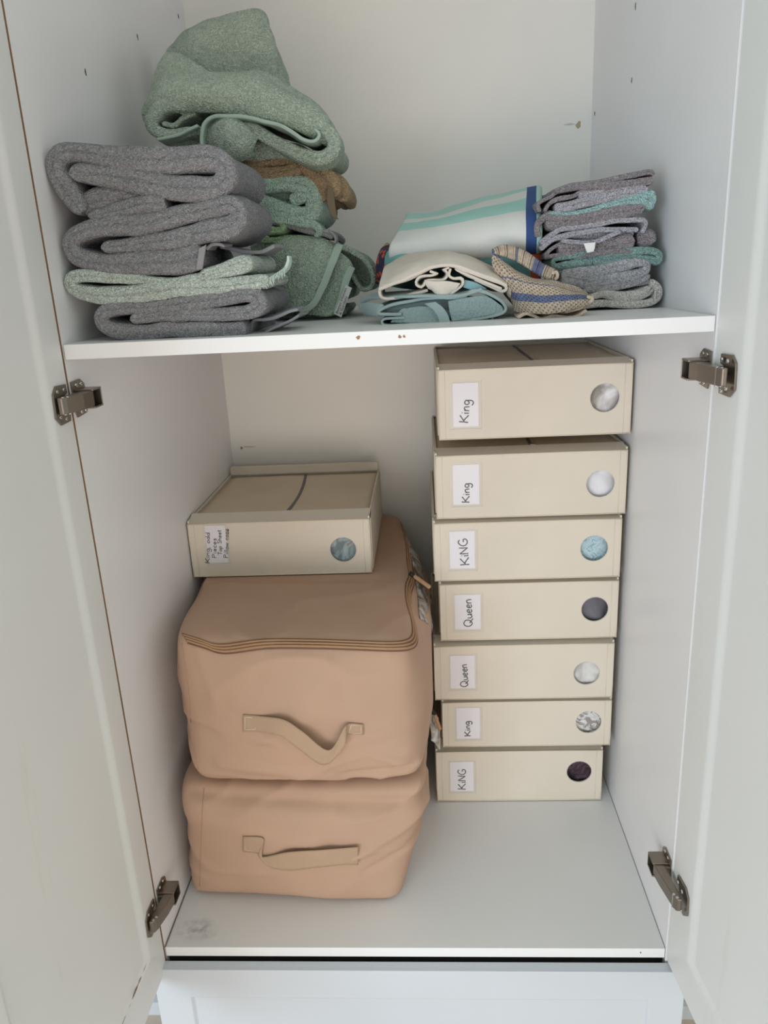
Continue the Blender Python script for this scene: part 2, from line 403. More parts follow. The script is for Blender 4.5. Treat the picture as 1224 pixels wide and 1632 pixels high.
# doors: local frame a = distance from hinge edge towards the camera, z up; inner face on the inside
def door(side, slope, stile, zbot, rail, far=.42):
    sgn = 1 if side < 0 else -1          # inside direction (+x for the left door)
    X0 = 0.0 if side < 0 else W_+.001
    def P(a, d, z):                       # a toward camera, d depth into the door leaf (away from the cabinet middle)
        return (X0 - sgn*(a*slope+d), -.0035-a, z)
    rec, bev, ns = .007, .016, 7
    z0, z1 = zbot, ZT-.02; a0, a1 = 0.0, far
    outer = [P(a0, 0, z0), P(a1, 0, z0), P(a1, 0, z1), P(a0, 0, z1)]
    loops = []
    for k in range(ns+1):
        q = k/ns; dep = rec*.5*(1-math.cos(math.pi*q)); s2 = stile+bev*q; lo = z0+rail+.010*q; hi = z1-rail-bev*q
        loops += [P(s2, dep, lo), P(a1-s2, dep, lo), P(a1-s2, dep, hi), P(s2, dep, hi)]
    back = [P(a0, .018, z0), P(a1, .018, z0), P(a1, .018, z1), P(a0, .018, z1)]
    V = outer+loops+back; nb = 4+4*(ns+1); F_ = []
    for i in range(4):
        j = (i+1) % 4; F_.append((i, j, 4+j, 4+i)); F_.append((i, nb+i, nb+j, j))
        for k in range(ns): F_.append((4+4*k+i, 4+4*k+j, 8+4*k+j, 8+4*k+i))
    e_ = 4+4*ns
    F_ += [(e_, e_+1, e_+2, e_+3), (nb, nb+3, nb+2, nb+1)]
    dd = obj('door', (np.array(V), F_), M_door, wr, True)
    md = dd.modifiers.new('bevel', 'BEVEL'); md.width = .0015; md.segments = 2; md.limit_method = 'ANGLE'; md.angle_limit = 1.0; md.harden_normals = True
    # chipped edge where the lacquer has come off along the bottom rail
    pl = [];
    n = 16
    for k in range(n+1):
        a = stile+.006+k*(.14)/n; w = .0045*(.35+.65*abs(noise.noise(Vector((k*.9, side, 2)))*1.8)) * (1.25 if side < 0 else .55)
        pl.append((a, w))
    V = [P(a, rec*.4-.0012, z0+rail+.0005) for a, w in pl]+[P(a, rec*.6-.0012, z0+rail+.002+w) for a, w in pl]
    c_ = obj('chipped_edge', (np.array(V), [(k, k+1, n+2+k, n+1+k) for k in range(n)]), M_mdf if side < 0 else plain('yellowed_edge', '#bdb59c', .7), dd, False)
    tag(c_, 'brown chipped strip' if side < 0 else 'yellowed worn strip')
    return dd
dl = door(-1, 0.0, .045, -.036, .066); tag(dl, 'left door, swung open')
dr = door(1, .08, .062, -.018, .066); tag(dr, 'right door, swung open')

# drawer front under the floor panel
g = []
x0, x1, y0, y1, z1, z0 = -.016, .826, -.022, -.004, -.023, -.42
fr = [(x0, z0), (x1, z0), (x1, z1), (x0, z1)]; i1 = [(.04, z0+.06), (.773, z0+.06), (.773, -.08), (.04, -.08)]
i2 = [(.045, z0+.065), (.768, z0+.065), (.768, -.085), (.045, -.085)]
V = [(x, y0, z) for x, z in fr]+[(x, y0, z) for x, z in i1]+[(x, y0+.005, z) for x, z in i2]+[(x, y1, z) for x, z in fr]
F_ = []
for i in range(4):
    j = (i+1) % 4; F_ += [(i, j, 4+j, 4+i), (4+i, 4+j, 8+j, 8+i), (i, 12+i, 12+j, j)]
F_ += [(8, 9, 10, 11), (12, 15, 14, 13)]
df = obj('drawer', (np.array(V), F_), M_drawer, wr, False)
md = df.modifiers.new('bevel', 'BEVEL'); md.width = .0012; md.segments = 2; md.limit_method = 'ANGLE'; md.angle_limit = .5
obj('drawer_gap_shade', box(.0, W_, .012, .03, -.2, -.019), M_gap, wr, False)  # dark strip added behind the drawer gap, its colour standing in for shade

# hinges: zig-zag face mount, plates on side panel and on door stile
def hinge(side, zc):
    sgn = 1 if side < 0 else -1; X0 = 0.0 if side < 0 else W_
    def mir(g):
        V, Fc = g; V = V.copy(); V[:, 0] = X0+sgn*V[:, 0]; return V, Fc
    sl = 0 if side < 0 else .08
    h = obj('hinge', mir(box(.0004, .010, .005, .037, zc-.0098, zc+.0098, .001)), M_nickel, wr, False)
    a = .023
    side_pl = [(.004, zc+a), (.030, zc+a+.001), (.041, zc+a-.006), (.043, zc+.006), (.043, zc-.012), (.037, zc-a+.002), (.008, zc-a), (.004, zc-.012), (.010, zc-.010), (.010, zc+.010), (.004, zc+.011)]
    obj('mounting_plate', mir(prism(side_pl, 0, .0002, .0022)), M_nickel, h, False)
    e = .0 if side < 0 else -.012
    d_pl = [(-.012+e, zc+a), (-.039+e, zc+a+.001), (-.049+e, zc+a-.008), (-.051+e, zc-.014), (-.040+e, zc-a-.001), (-.014+e, zc-a), (-.012+e, zc-.012), (-.020+e, zc-.010), (-.020+e, zc+.010), (-.012+e, zc+.012)]
    g = mir(prism(d_pl, 0, .0004, .0026))
    if side > 0: g[0][:, 0] += -g[0][:, 1]*sl
    obj('mounting_plate', g, M_nickel, h, False)
    # arm housing: curved box standing off the plates
    prof = [(-.046+e, .004), (-.046+e, .010), (-.040+e, .0135), (-.010, .021), (.014, .024), (.016, .021), (.016, .012), (.004, .008), (-.030+e, .004)]
    V, Fc = prism(prof, 2, zc-.0105, zc+.0105); V = V[:, [1, 0, 2]]
    if side > 0: pass
    o = obj('hinge_arm', mir((V, Fc)), M_nickel, h, False)
    bv = o.modifiers.new('bevel', 'BEVEL'); bv.width = .0012; bv.segments = 2
    # open-ended bracket at the cabinet side
    br = join(box(.002, .026, .010, .036, zc+.0100, zc+.0125, .0006), box(.002, .026, .010, .036, zc-.0125, zc-.0100, .0006), box(.003, .026, .034, .036, zc-.0115, zc+.0115, .0004))
    obj('bracket', mir(br), M_nickel, h, False)
    obj('spring_housing', mir(join(cyl((.014, .022, zc-.0095), 2, .0065, .019, 16), box(.003, .006, .012, .034, zc-.0095, zc+.0095))), M_dark, h, False)
    obj('roller', mir(join(cyl((.0095, -.042+e, zc-.011), 2, .0022, .022, 12), cyl((.0125, -.036+e, zc-.011), 2, .002, .022, 12))), M_chrome, h, False)
    for (yy, zz) in ((.016, .0175), (.030, .0175), (.020, -.0175), (.033, -.0175), (-.020+e, .017), (-.038+e, .017), (-.026+e, -.0185), (-.040+e, -.014)):
        s = join(cyl((.0018, yy, zc+zz), 0, .0028, .0016, 14, .0022))
        ss = obj('screw', mir(s), M_chrome, h, False)
        obj('screw_slot', mir(box(.0033, .0037, yy-.0014, yy+.0014, zc+zz-.0003, zc+zz+.0003)), M_dark, h, False)
    return h
hinge(-1, .892); hinge(-1, .088); hinge(1, .897); hinge(1, .142)

# the room glimpsed below the doors
def struct(name, g, m):
    return tag(obj(name, g, m, None, False), kind='structure')
struct('floor', box(-1.6, 2.4, -2.6, .30, ZB-.04, ZB-.001), plain('pale_wood_floor', '#c2b3a4', .6, var=.08))
struct('wall_left', box(-1.6, -.019, .30, .33, ZB-.04, 2.4), plain('pale_blue_grey_wall', '#a9adb4', .8))
struct('wall_right', box(W_+.019, 2.4, .30, .33, ZB-.04, 2.4), plain('pale_grey_wall', '#b4b1ae', .8))
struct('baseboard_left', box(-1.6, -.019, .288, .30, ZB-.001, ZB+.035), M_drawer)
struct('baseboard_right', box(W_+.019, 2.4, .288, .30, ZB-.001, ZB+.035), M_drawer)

# ------------------------------------------------------------ handwriting
GL = {
 'K': (.66, [[(0, 0), (.03, 1)], [(.55, .95), (.05, .42)], [(.14, .5), (.6, 0)]]),
 'i': (.26, [[(.1, 0), (.09, .5)], [(.1, .70), (.13, .76)]]),
 'n': (.50, [[(.05, 0), (.05, .52)], [(.05, .34), (.18, .52), (.33, .46), (.38, 0)]]),
 'g': (.50, [[(.38, .42), (.22, .55), (.06, .42), (.08, .15), (.25, .07), (.38, .3)], [(.38, .5), (.40, -.18), (.22, -.40), (.0, -.26)]]),
 'N': (.66, [[(0, 0), (.03, .92)], [(.03, .92), (.48, .04)], [(.48, .04), (.53, .97)]]),
 'G': (.70, [[(.55, .82), (.32, .97), (.07, .68), (.05, .25), (.3, 0), (.56, .14), (.56, .42)], [(.56, .42), (.33, .42)]]),
 'Q': (.82, [[(.35, .98), (.10, .78), (.05, .32), (.3, .02), (.6, .26), (.63, .72), (.35, .98)], [(.36, .3), (.78, -.1)]]),
 'u': (.50, [[(.03, .5), (.05, .12), (.2, .02), (.36, .15), (.38, .5)], [(.38, .5), (.42, 0)]]),
 'e': (.47, [[(.05, .26), (.36, .33), (.26, .52), (.1, .42), (.06, .16), (.2, .01), (.38, .1)]]),
 'o': (.46, [[(.2, .5), (.05, .3), (.12, .03), (.33, .1), (.36, .38), (.2, .5)]]),
 'd': (.48, [[(.36, .3), (.2, .5), (.05, .28), (.14, .03), (.36, .18)], [(.37, .98), (.39, 0)]]),
 'p': (.48, [[(.05, .5), (.04, -.4)], [(.05, .4), (.24, .53), (.38, .3), (.24, .04), (.06, .1)]]),
 'P': (.55, [[(.05, 0), (.06, .98)], [(.03, .95), (.4, .93), (.42, .6), (.08, .5)]]),
 'c': (.42, [[(.34, .42), (.18, .52), (.05, .26), (.16, .02), (.36, .1)]]),
 's': (.40, [[(.32, .46), (.15, .52), (.08, .38), (.28, .2), (.24, .03), (.05, .05)]]),
 'T': (.55, [[(.0, .95), (.52, .98)], [(.26, .97), (.25, 0)]]),
 'S': (.50, [[(.42, .88), (.2, .97), (.07, .75), (.38, .35), (.3, .04), (.03, .1)]]),
 'h': (.48, [[(.05, 0), (.07, .98)], [(.06, .34), (.22, .52), (.36, .4), (.38, 0)]]),
 't': (.34, [[(.14, .9), (.14, .1), (.28, .02)], [(.0, .55), (.3, .58)]]),
 'l': (.22, [[(.08, .98), (.08, 0)]]),
 'w': (.60, [[(.02, .5), (.12, .02), (.26, .4), (.4, .02), (.52, .52)]]),
 'C': (.55, [[(.46, .85), (.26, .97), (.05, .6), (.12, .1), (.46, .06)]]),
 'a': (.48, [[(.34, .42), (.18, .52), (.05, .28), (.14, .03), (.34, .2)], [(.35, .5), (.4, 0)]]),
 ',': (.22, [[(.08, .06), (.02, -.16)]]), ' ': (.35, [])}
def handwrite(text, P0, P1, cap, y, wd=.0011):
    """ribbon strokes running from P0 towards P1 ((x,z) world), letters standing to the left of travel"""
    tot = sum(GL[c][0] for c in text); P0 = np.array(P0); P1 = np.array(P1); d = P1-P0; Ld = np.linalg.norm(d); d = d/Ld
    upv = np.array([-d[1], d[0]]); sx = Ld/tot; V = []; F_ = []; pen = 0
    for ch in text:
        w, st = GL[ch]
        for s in st:
            C = catmull([list(p) for p in s], 6)
            Q = np.array([P0+d*(pen+p[0])*sx+upv*p[1]*cap for p in C])
            T = np.gradient(Q, axis=0); T /= np.linalg.norm(T, axis=1)[:, None]+1e-9; N = np.stack([-T[:, 1], T[:, 0]], 1)
            b = len(V); n = len(Q)
            for k in range(n):
                ww = wd*.5*(1+.25*math.sin(k*1.7+pen*9))
                for sg in (-1, 1):
                    q = Q[k]+N[k]*ww*sg; V.append((q[0], y-.0003, q[1]))
            for k in range(n):
                for sg in (-1, 1):
                    q = Q[k]+N[k]*wd*.5*sg; V.append((q[0], y, q[1]))
            for k in range(n-1):
                F_.append((b+2*k, b+2*k+1, b+2*k+3, b+2*k+2))
                F_.append((b+2*k, b+2*k+2, b+2*n+2*k+2, b+2*n+2*k)); F_.append((b+2*k+1, b+2*n+2*k+1, b+2*n+2*k+3, b+2*k+3))
        pen += w
    return np.array(V), F_

# ------------------------------------------------------------ fabric storage boxes
def holed(x0, x1, z0, z1, cx, cz, r, y0, y1, n=40):
    ang = sorted([2*math.pi*i/n for i in range(n)]+[math.atan2(z-cz, x-cx) % (2*math.pi) for x in (x0, x1) for z in (z0, z1)])
    m = len(ang); V = []
    for y in (y0, y1):
        for a in ang:
            ca, sa = math.cos(a), math.sin(a); V.append((cx+r*ca, y, cz+r*sa))
        for a in ang:
            ca, sa = math.cos(a), math.sin(a)
            t = min([v for v in ((x1-cx)/ca if ca > 1e-9 else 9, (x0-cx)/ca if ca < -1e-9 else 9, (z1-cz)/sa if sa > 1e-9 else 9, (z0-cz)/sa if sa < -1e-9 else 9)])
            V.append((cx+t*ca, y, cz+t*sa))
    F_ = []
    for i in range(m):
        j = (i+1) % m
        F_ += [(i, j, m+j, m+i), (2*m+i, 3*m+i, 3*m+j, 2*m+j), (i, 2*m+i, 2*m+j, j), (m+i, m+j, 3*m+j, 3*m+i)]
    return np.array(V), F_
def ring(cx, cz, r, y, rr=.0014, n=40, m=8):
    V = []; F_ = []
    for i in range(n):
        a = 2*math.pi*i/n
        for k in range(m):
            b = 2*math.pi*k/m; R_ = r+rr*math.cos(b); V.append((cx+R_*math.cos(a), y+rr*.7*math.sin(b), cz+R_*math.sin(a)))
    for i in range(n):
        for k in range(m): F_.append((i*m+k, i*m+(k+1) % m, ((i+1) % n)*m+(k+1) % m, ((i+1) % n)*m+k))
    return np.array(V), F_
def sheetmat(name, stops, scale=30, dist=1.5, rough=.8):
    t = NT(name); n_ = t.noise(scale, 3, .6, dist); t.b.inputs['Roughness'].default_value = rough
    t.l(t.ramp(n_.outputs['Fac'], [(p, lin(c)) for p, c in stops]).outputs[0], t.b.inputs['Base Color']); return t.m
def storage_box(yf, x0, x1, zb, zt, lines, card, circ, label, contents, clabel, cmat, depth=.36, rim_h=.004, yaw=0.0, open_top=True):
    x0l, x1l = x0, x1
    b = empty('storage_box', ((x0+x1)/2, yf+depth/2, zb), label, 'storage box', None)
    yb = yf+depth; t = .003
    c = at(circ[0], circ[1], yf); cx, cz = c[0], c[2]; r = .0242
    cz = min(max(cz, zb+r+.012), zt-r-.018)
    front = holed(x0, x1, zb, zt-.006, cx, cz, r, yf, yf+t)
    obj('front_panel', front, M_cream, b, False)
    obj('side_panel', join(box(x0, x0+t, yf+t, yb, zb, zt-.001), box(x0-.0015, x0+.001, yf+.03, yb, zb+.002, zt-.004)), M_cream, b, False)
    obj('side_panel', join(box(x1-t, x1, yf+t, yb, zb, zt-.001), box(x1-.001, x1+.0015, yf+.012, yb, zb+.002, zt-.008)), M_cream, b, False)
    obj('back_panel', box(x0, x1, yb-t, yb, zb, zt-.001), M_cream, b, False)
    obj('bottom_panel', box(x0+t, x1-t, yf+t, yb-t, zb, zb+t), M_cream, b, False)
    # stiff rim along the front of the lid, cloth lid sagging behind it, and the rear rim
    obj('lid_rim', prism([(yf+.0005, zt-.010), (yf+.0005, zt-.0062), (yf+.036, zt+rim_h*.3), (yf+.039, zt+rim_h*.3), (yf+.039, zt-.010)], 0, x0, x1), M_cream, b, False)
    obj('lid_rim', box(x0+.002, x1-.002, yb-.010, yb, zt-.0015, zt+rim_h*1.6, .0015), M_cream, b, False)
    n, m = 22, 26; G = np.zeros((m, n, 3))
    for i in range(m):
        for j in range(n):
            u, v = j/(n-1), i/(m-1); x = x0+.003+u*(x1-x0-.006); y = yf+.038+v*(depth-.046)
            G[i, j] = (x, y, zt-.006-.0045*math.sin(math.pi*u)*math.sin(math.pi*v)+.0012*nz((x, y, 0), 18, x0*9+zb*7))
    obj('lid', sheet_solid(G, grid_normals(G), np.full((m, n), .001)), M_creamtop, b)
    # zip down the middle of the lid
    zx = lambda v: x0+(x1-x0)*(.52+.02*math.sin(v*3.0)-.01*v); Z = []
    V = []; F2 = []
    for i in range(30):
        v = i/29; y = yf+.040+v*(depth-.052); x = zx(v); z = zt-.0035-.0045*math.sin(math.pi*.52)*math.sin(math.pi*v)
        V += [(x-.0028, y, z), (x+.0028, y, z), (x-.0028, y, z-.002), (x+.0028, y, z-.002)]
        if i: a = 4*(i-1); F2 += [(a, a+1, a+5, a+4), (a, a+4, a+6, a+2), (a+1, a+3, a+7, a+5)]
    zp = obj('zipper', (np.array(V), F2), M_zip, b, False)
    obj('zipper_pull', box(zx(0)-.003, zx(0)+.007, yf+.036, yf+.043, zt-.001, zt+.002, .001), M_nickel, zp, False)
    # stitched binding along the front edges
    e = .0012; ed = [tube(catmull([(x0+.001, yf, zb), (x0+.001, yf, zt-.006)], 4), e), tube(catmull([(x1-.001, yf, zb), (x1-.001, yf, zt-.006)], 4), e),
                     tube(catmull([(x0, yf, zt-.0065), (x1, yf, zt-.0065)], 4), e), tube(catmull([(x0, yf, zb+.001), (x1, yf, zb+.001)], 4), e),
                     box(x1-.0125, x1-.012, yf-.0004, yf, zb, zt-.006), box(x0+.0115, x0+.012, yf-.0004, yf, zb, zt-.006)]
    obj('binding', join(*ed), M_trim, b)
    obj('window_ring', ring(cx, cz, r, yf-.0002), M_plastic, b)
    # label card in a clear pocket with its handwriting
    p = at(card[0], card[1], yf); q = at(card[2], card[3], yf)
    xa, xb_, za, zb_ = p[0], q[0], q[2], p[2]
    zb_ = min(zb_, zt-.008); za = max(za, zb+.006)
    cdo = obj('label_card', box(xa, xb_, yf-.0012, yf-.0004, za, zb_), M_card, b, False)
    pk = obj('label_pocket', join(box(xa-.004, xb_+.004, yf-.0022, yf-.002, za-.006, zb_+.003)), M_plastic, b, False)
    st = [tube(np.array([(xa-.004+k*(xb_-xa+.008)/22, yf-.0025, za-.005+.0012*(k % 2)) for k in range(23)]), .00035, 4),
          tube(np.array([(xb_+.0035+.0008*(k % 2), yf-.0025, za-.005+k*(zb_-za+.008)/26) for k in range(27)]), .0003, 4)]
    obj('stitching', join(*st), M_card, pk)
    gs = []
    for (txt, sx, sy, ex, ey, cap) in lines:
        a = at(sx, sy, yf); e_ = at(ex, ey, yf); gs.append(handwrite(txt, (a[0], a[2]), (e_[0], e_[2]), cap, yf-.0012,   .0019 if len(lines) == 1 else .0012))
    obj('handwriting', join(*gs), M_ink, cdo, False)
    # what is folded inside, seen through the round hole
    n, m = 36, 30; G = np.zeros((m, n, 3))
    cw = min(x1-.008, cx+.05)-.05
    for i in range(m):
        for j in range(n):
            u, v = j/(n-1), i/(m-1); x = cw-.045+u*.095; z = zb+.006+v*(zt-zb-.014)
            fl = nz((x, 0, z), 26, zb*31+x0)*.007+abs(nz((x+z*.6, 0, z), 34, zb*17))*.010
            G[i, j] = (x, yf+.013-fl*.7+.02*((u-.5)**4+(v-.5)**4)*8, z)
    s = obj('folded_sheet', sheet_solid(G, grid_normals(G), np.full((m, n), .0015)), cmat)
    s2 = tag(s, clabel, 'bedding', 'bedding folded inside the storage boxes')
    return b
BX = [
 (.337, .4725, .7945, .7500, .8745, [('King', 746, 673, 749, 636, .0155)], (721, 611, 763, 679), (964, 634),
  'cream fabric storage box, topmost of the tall right stack, just under the shelf', 'white and grey folded sheet seen through the round hole of the topmost right box',
  sheetmat('white_grey_sheet', [(.36, '#a39c95'), (.48, '#cfcac6'), (.58, '#f2f1f5')], 20, .6)),
 (.340, .4645, .7935, .6070, .7270, [('King', 748, 800, 748, 769, .0135)], (721, 741, 764, 803), (957, 771),
  'cream fabric storage box marked King, second from the top of the right stack', 'bright white sheet seen through the hole of the second box down',
  sheetmat('bright_white_sheet', [(.3, '#d8d8de'), (.6, '#f4f3f8')], 18, .5)),
 (.335, .4580, .7880, .4900, .6055, [('KiNG', 748, 899, 744, 856, .0165)], (716, 847, 757, 905), (947, 874),
  'cream storage box third from the top of the right stack, pale blue behind its hole', 'pale blue patterned sheet behind the hole of the third box down',
  sheetmat('pale_blue_patterned_sheet', [(.40, '#92b1bf'), (.5, '#cbdfe5'), (.58, '#a5c1cc'), (.7, '#dbe8ea')], 60, 3)),
 (.340, .4660, .7890, .3675, .4865, [('Queen', 753, 998, 751, 953, .0165)], (724, 948, 766, 1002), (948, 971),
  'cream fabric storage box marked Queen with dark grey bedding behind its hole', 'dark grey bedding behind the hole of the middle box in the right stack',
  sheetmat('dark_grey_sheet', [(.3, '#5d5b62'), (.6, '#77757d')], 14, .8)),
 (.335, .4520, .7850, .2450, .3640, [('Queen', 746, 1094, 744, 1057, .0150)], (717, 1045, 757, 1096), (935, 1073),
  'cream fabric storage box marked Queen with off-white bedding behind its hole', 'off-white sheet behind the hole of the third box from the floor',
  sheetmat('off_white_sheet', [(.3, '#b9b6b3'), (.5, '#dedcda'), (.65, '#e8e7e6')], 20, .8)),
 (.340, .4645, .7865, .1370, .2415, [('King', 750, 1172, 748, 1148, .0120)], (727, 1128, 765, 1176), (938, 1151),
  'cream fabric storage box marked King, second from the floor in the right stack', 'white sheet with grey print behind the hole of the second box from the floor',
  sheetmat('white_grey_print_sheet', [(.42, '#9b9492'), (.48, '#dcdad9'), (.62, '#efeeee')], 45, 2.5)),
 (.352, .4500, .7770, .0015, .1230, [('KiNG', 742, 1257, 742, 1224, .0160)], (717, 1214, 755, 1260), (923, 1230),
  'cream fabric storage box marked KiNG, bottom of the right stack on the wardrobe floor', 'dark purple and black sheet behind the hole of the bottom box',
  sheetmat('dark_purple_sheet', [(.38, '#191a22'), (.5, '#3b2b33'), (.56, '#5d4450'), (.62, '#20232c')], 30, 1.0)),
]
zprev = None
for (yf, x0, x1, zb, zt, lines, card, circ, lab, clab, cm) in BX:
    storage_box(yf, x0, x1, zb, zt, lines, card, circ, lab, None, clab, cm, depth=.36, rim_h=.0003)
storage_box(.372, .003, .342, .4955, .607,
    [('King, odd', 334.5, 897, 334.5, 848, .0085), ('Pieces', 345, 889, 345, 857, .0080), ('Top Sheet', 354, 884, 352.5, 844, .0075), ('Pillow case', 363.5, 889, 364.5, 842, .0080)],
    (326, 838, 365, 896), (547, 876), 'cream fabric storage box resting alone on top of the tan bags, four-line label', None,
    'pale blue and pink bedding seen through the hole of the box on the tan bags',
    sheetmat('pale_blue_pink_sheet', [(.4, '#7e8c92'), (.52, '#b4c4c8'), (.6, '#a6807c'), (.68, '#8d5f5b')], 26, 1.0), depth=.345, rim_h=.011)

# ------------------------------------------------------------ tan storage bags
def bag(corners, bulge, label, seed, creases, strap_t, strap_b, offs, yf, wr_, zips=(), seams=(), top=None):
    c = np.array(corners)
    b = empty('storage_bag', (c[:, 0].mean(), c[:, 1].mean(), c[:, 2].min()), label, 'storage bag', 'tan zipped bags stacked on the wardrobe floor')
    geo = softbox(corners, bulge, 60, 15, wr_, seed, 7, creases); geo[0][:, 2] = np.maximum(geo[0][:, 2], c[:, 2].min())
    geo[0][:, 0] = np.maximum(geo[0][:, 0], .002)
    if top is not None:
        V = geo[0]; V[:, 2] = np.where(V[:, 1] > .33, np.minimum(V[:, 2], top), V[:, 2]) if top > .3 else np.minimum(V[:, 2], top)
        V[:, 0] = np.minimum(V[:, 0], .4485)
    body = obj('body', geo, M_bag, b); tree = bvh(geo)
    for pts in zips:
        tp = []
        for sx, sy in ((0, 0), (2.2, 4.5)):
            tp.append(cast_line(tree, pts, .0012, 10, sx, sy))
        k = min(len(t) for t in tp)
        P = cast_line(tree, pts, .0005, 10, 1.5, 6)
        gs = [tube(cast_line(tree, pts, .0006, 10, ox, oy), .0019, 6) for ox, oy in ((.0, 0), (3.2, 4.5), (5.5, 9))]
        z = obj('zipper', join(*gs), M_bagtrim, b)
        gs = [tube(cast_line(tree, pts, .0013, 10, ox, oy), .0009, 5) for ox, oy in ((-1.6, -2.4), (1.6, 2.2), (4.4, 6.8), (7.0, 13))]
        obj('zipper_teeth', join(*gs), M_bagline, z)
    for pts in seams:
        L = cast_line(tree, pts, .0002, 8)
        if len(L) > 3: obj('seam', tube(L, .0007, 5), M_bagtrim, b)
    # carrying strap with stitched ends
    def surf(px, py, off): 
        p = cast(tree, px, py, 0, yf); d = ray(px, py); return p-d*off
    rows = []
    tT, tB = [], []
    for (t_, b_, o_) in zip(strap_t, strap_b, offs):
        tT.append(surf(t_[0], t_[1], o_[0])); tB.append(surf(b_[0], b_[1], o_[1]))
    A = catmull(tT, 8); B = catmull(tB, 8); n = 7
    G = np.array([A*(1-k/(n-1))+B*(k/(n-1)) for k in range(n)])
    s = obj('strap', sheet_solid(G, grid_normals(G), np.full(G.shape[:2], .0009)), M_strap, b)
    for e in (0, 1):
        i0, i1 = ((0, 1) if e == 0 else (-2, -1))
        a, b2, c2, d2 = strap_t[i0], strap_t[i1], strap_b[i1], strap_b[i0]
        q = []
        m = np.mean([a, b2, c2, d2], axis=0)
        for p in (a, b2, c2, d2, a): q.append(surf(m[0]+(p[0]-m[0])*.72, m[1]+(p[1]-m[1])*.72, .0042))
        obj('stitching', tube(np.vstack([catmull(q[i:i+2], 6) for i in range(4)]), .0005, 4), M_trim, s)
    return b, tree
low, tl = bag([(.006, .108, 0), (.386, .086, 0), (.02, .72, 0), (.41, .72, 0), (.030, .078, .250), (.440, .078, .250), (.02, .72, .245), (.41, .72, .245)],
    (.004, .016, .032, 0, .0, .0), 'lower of two tan zipped canvas storage bags, standing on the wardrobe floor', 2.3,
    [(.05, .235, .43, .215, .012, -.010), (.30, .12, .43, .19, .008, .006), (.33, .09, .42, .14, .006, -.005), (.05, .19, .25, .17, .02, .006)],
    [(387, 1333), (420, 1337), (413, 1365), (460, 1358), (510, 1355), (545, 1352), (571, 1350)],
    [(387, 1357), (412, 1361), (424, 1378), (455, 1387), (510, 1382), (546, 1378), (571, 1378)],
    [(.003, .003), (.004, .004), (.006, .012), (.014, .014), (.013, .013), (.010, .010), (.010, .010)], .06, .0045,
    top=.2505, seams=[[(325, 1256), (322, 1300), (320, 1360), (318, 1412)]])
# bits of the lower bag: piped top edge showing on the right
up, tu = bag([(.056, .075, .252), (.430, .078, .252), (.01, .72, .255), (.40, .72, .255), (.050, .092, .512), (.420, .094, .492), (.004, .745, .494), (.384, .745, .498)],
    (.038, .052, .028, 0, .0, .002), 'upper of two tan zipped canvas storage bags, under the single cream box', 5.1,
    [(.09, .49, .12, .40, .006, .003), (.30, .48, .31, .42, .006, -.003), (.20, .49, .19, .45, .006, -.003), (.06, .36, .20, .33, .008, -.004), (.25, .33, .43, .36, .012, .004), (.10, .44, .26, .30, .03, .004), (.11, .30, .30, .268, .012, .006), (.30, .275, .41, .285, .007, -.006), (.36, .31, .42, .285, .007, .006), (.13, .40, .22, .37, .014, -.004), (.25, .40, .30, .45, .02, .004)],
    [(387, 1139), (412, 1141), (452, 1147), (482, 1166), (524, 1196), (548, 1160), (557, 1153), (579, 1154)],
    [(387, 1166), (410, 1166), (447, 1173), (474, 1192), (517, 1219), (549, 1188), (552, 1170), (579, 1171)],
    [(.002, .002), (.004, .004), (.016, .018), (.022, .016), (.024, .020), (.014, .018), (.004, .004), (.002, .002)], .06, .0050,
    zips=[[(292, 1012), (318, 1020), (352, 1029), (420, 1021), (500, 1021), (560, 1023), (620, 1025), (648, 1022), (658, 1012), (657, 990), (649, 960), (648, 935), (653, 918), (650, 895), (648, 868), (640, 835), (634, 820)]],
    top=.4935, seams=[[(290, 1025), (297, 1070), (303, 1120), (305, 1170), (314, 1215), (322, 1255)]])
def pull(px, py, y, px2, py2, y2, parent, mat):
    a, b = at(px, py, y), at(px2, py2, y2)
    C = catmull([a, (a+b)/2+np.array((0, -.002, .001)), b], 6)
    z = obj('zipper_pull', tube(C, .0036, 8), mat, parent)
    obj('zipper_slider', join(tube(catmull([at(px-7, py-5, y), at(px+2, py+2, y)], 4), .0042, 8)), M_dark, z)
    return z
pull(660, 918, .30, 685, 936, .27, up, M_bagtrim)
def hug(tree, rows, t, off, amp, seed):
    W = []
    for r in rows:
        q = []
        for px, py, yy in r:
            d = ray(px, py); h = tree.ray_cast(Vector(CAM), Vector(d))
            p = np.array(h[0]) if h[0] is not None else np.array(tree.find_nearest(Vector(at(px, py, yy)))[0])
            q.append(p-d*off+np.array((off*.6, 0, 0)))
        W.append(q)
    G = grid_up(W, 10, 10); N = grid_normals(G)
    for i in range(G.shape[0]):
        for j in range(G.shape[1]): G[i, j] += N[i, j]*amp*nz(G[i, j], 45, seed)
    return sheet_solid(G, N, np.full(G.shape[:2], t/2))
o = obj('clear_side_panel', hug(tu, [[(652, 846, .6), (660, 850, .62), (672, 858, .66)], [(655, 890, .5), (667, 893, .52), (683, 905, .54)], [(664, 940, .36), (676, 945, .40), (688, 955, .42)],
   [(668, 985, .22), (679, 992, .28), (690, 1008, .32)]], .002, .002, .003, 3), M_vinyl, up); tag(o, 'clouded clear panel with grey-white stuffing behind it')
o = obj('clear_side_panel', patch([[(684, 1134, .30), (690, 1138, .315), (698, 1144, .325)], [(686, 1160, .29), (695, 1165, .30), (701, 1172, .315)], [(688, 1180, .28), (696, 1186, .29), (700, 1195, .30)]], .003, .005, .002, 40, 8), M_vinyl, low)
tag(o, 'clouded clear panel at the right')
pull(692, 1136, .30, 701, 1162, .30, low, M_bagtrim)

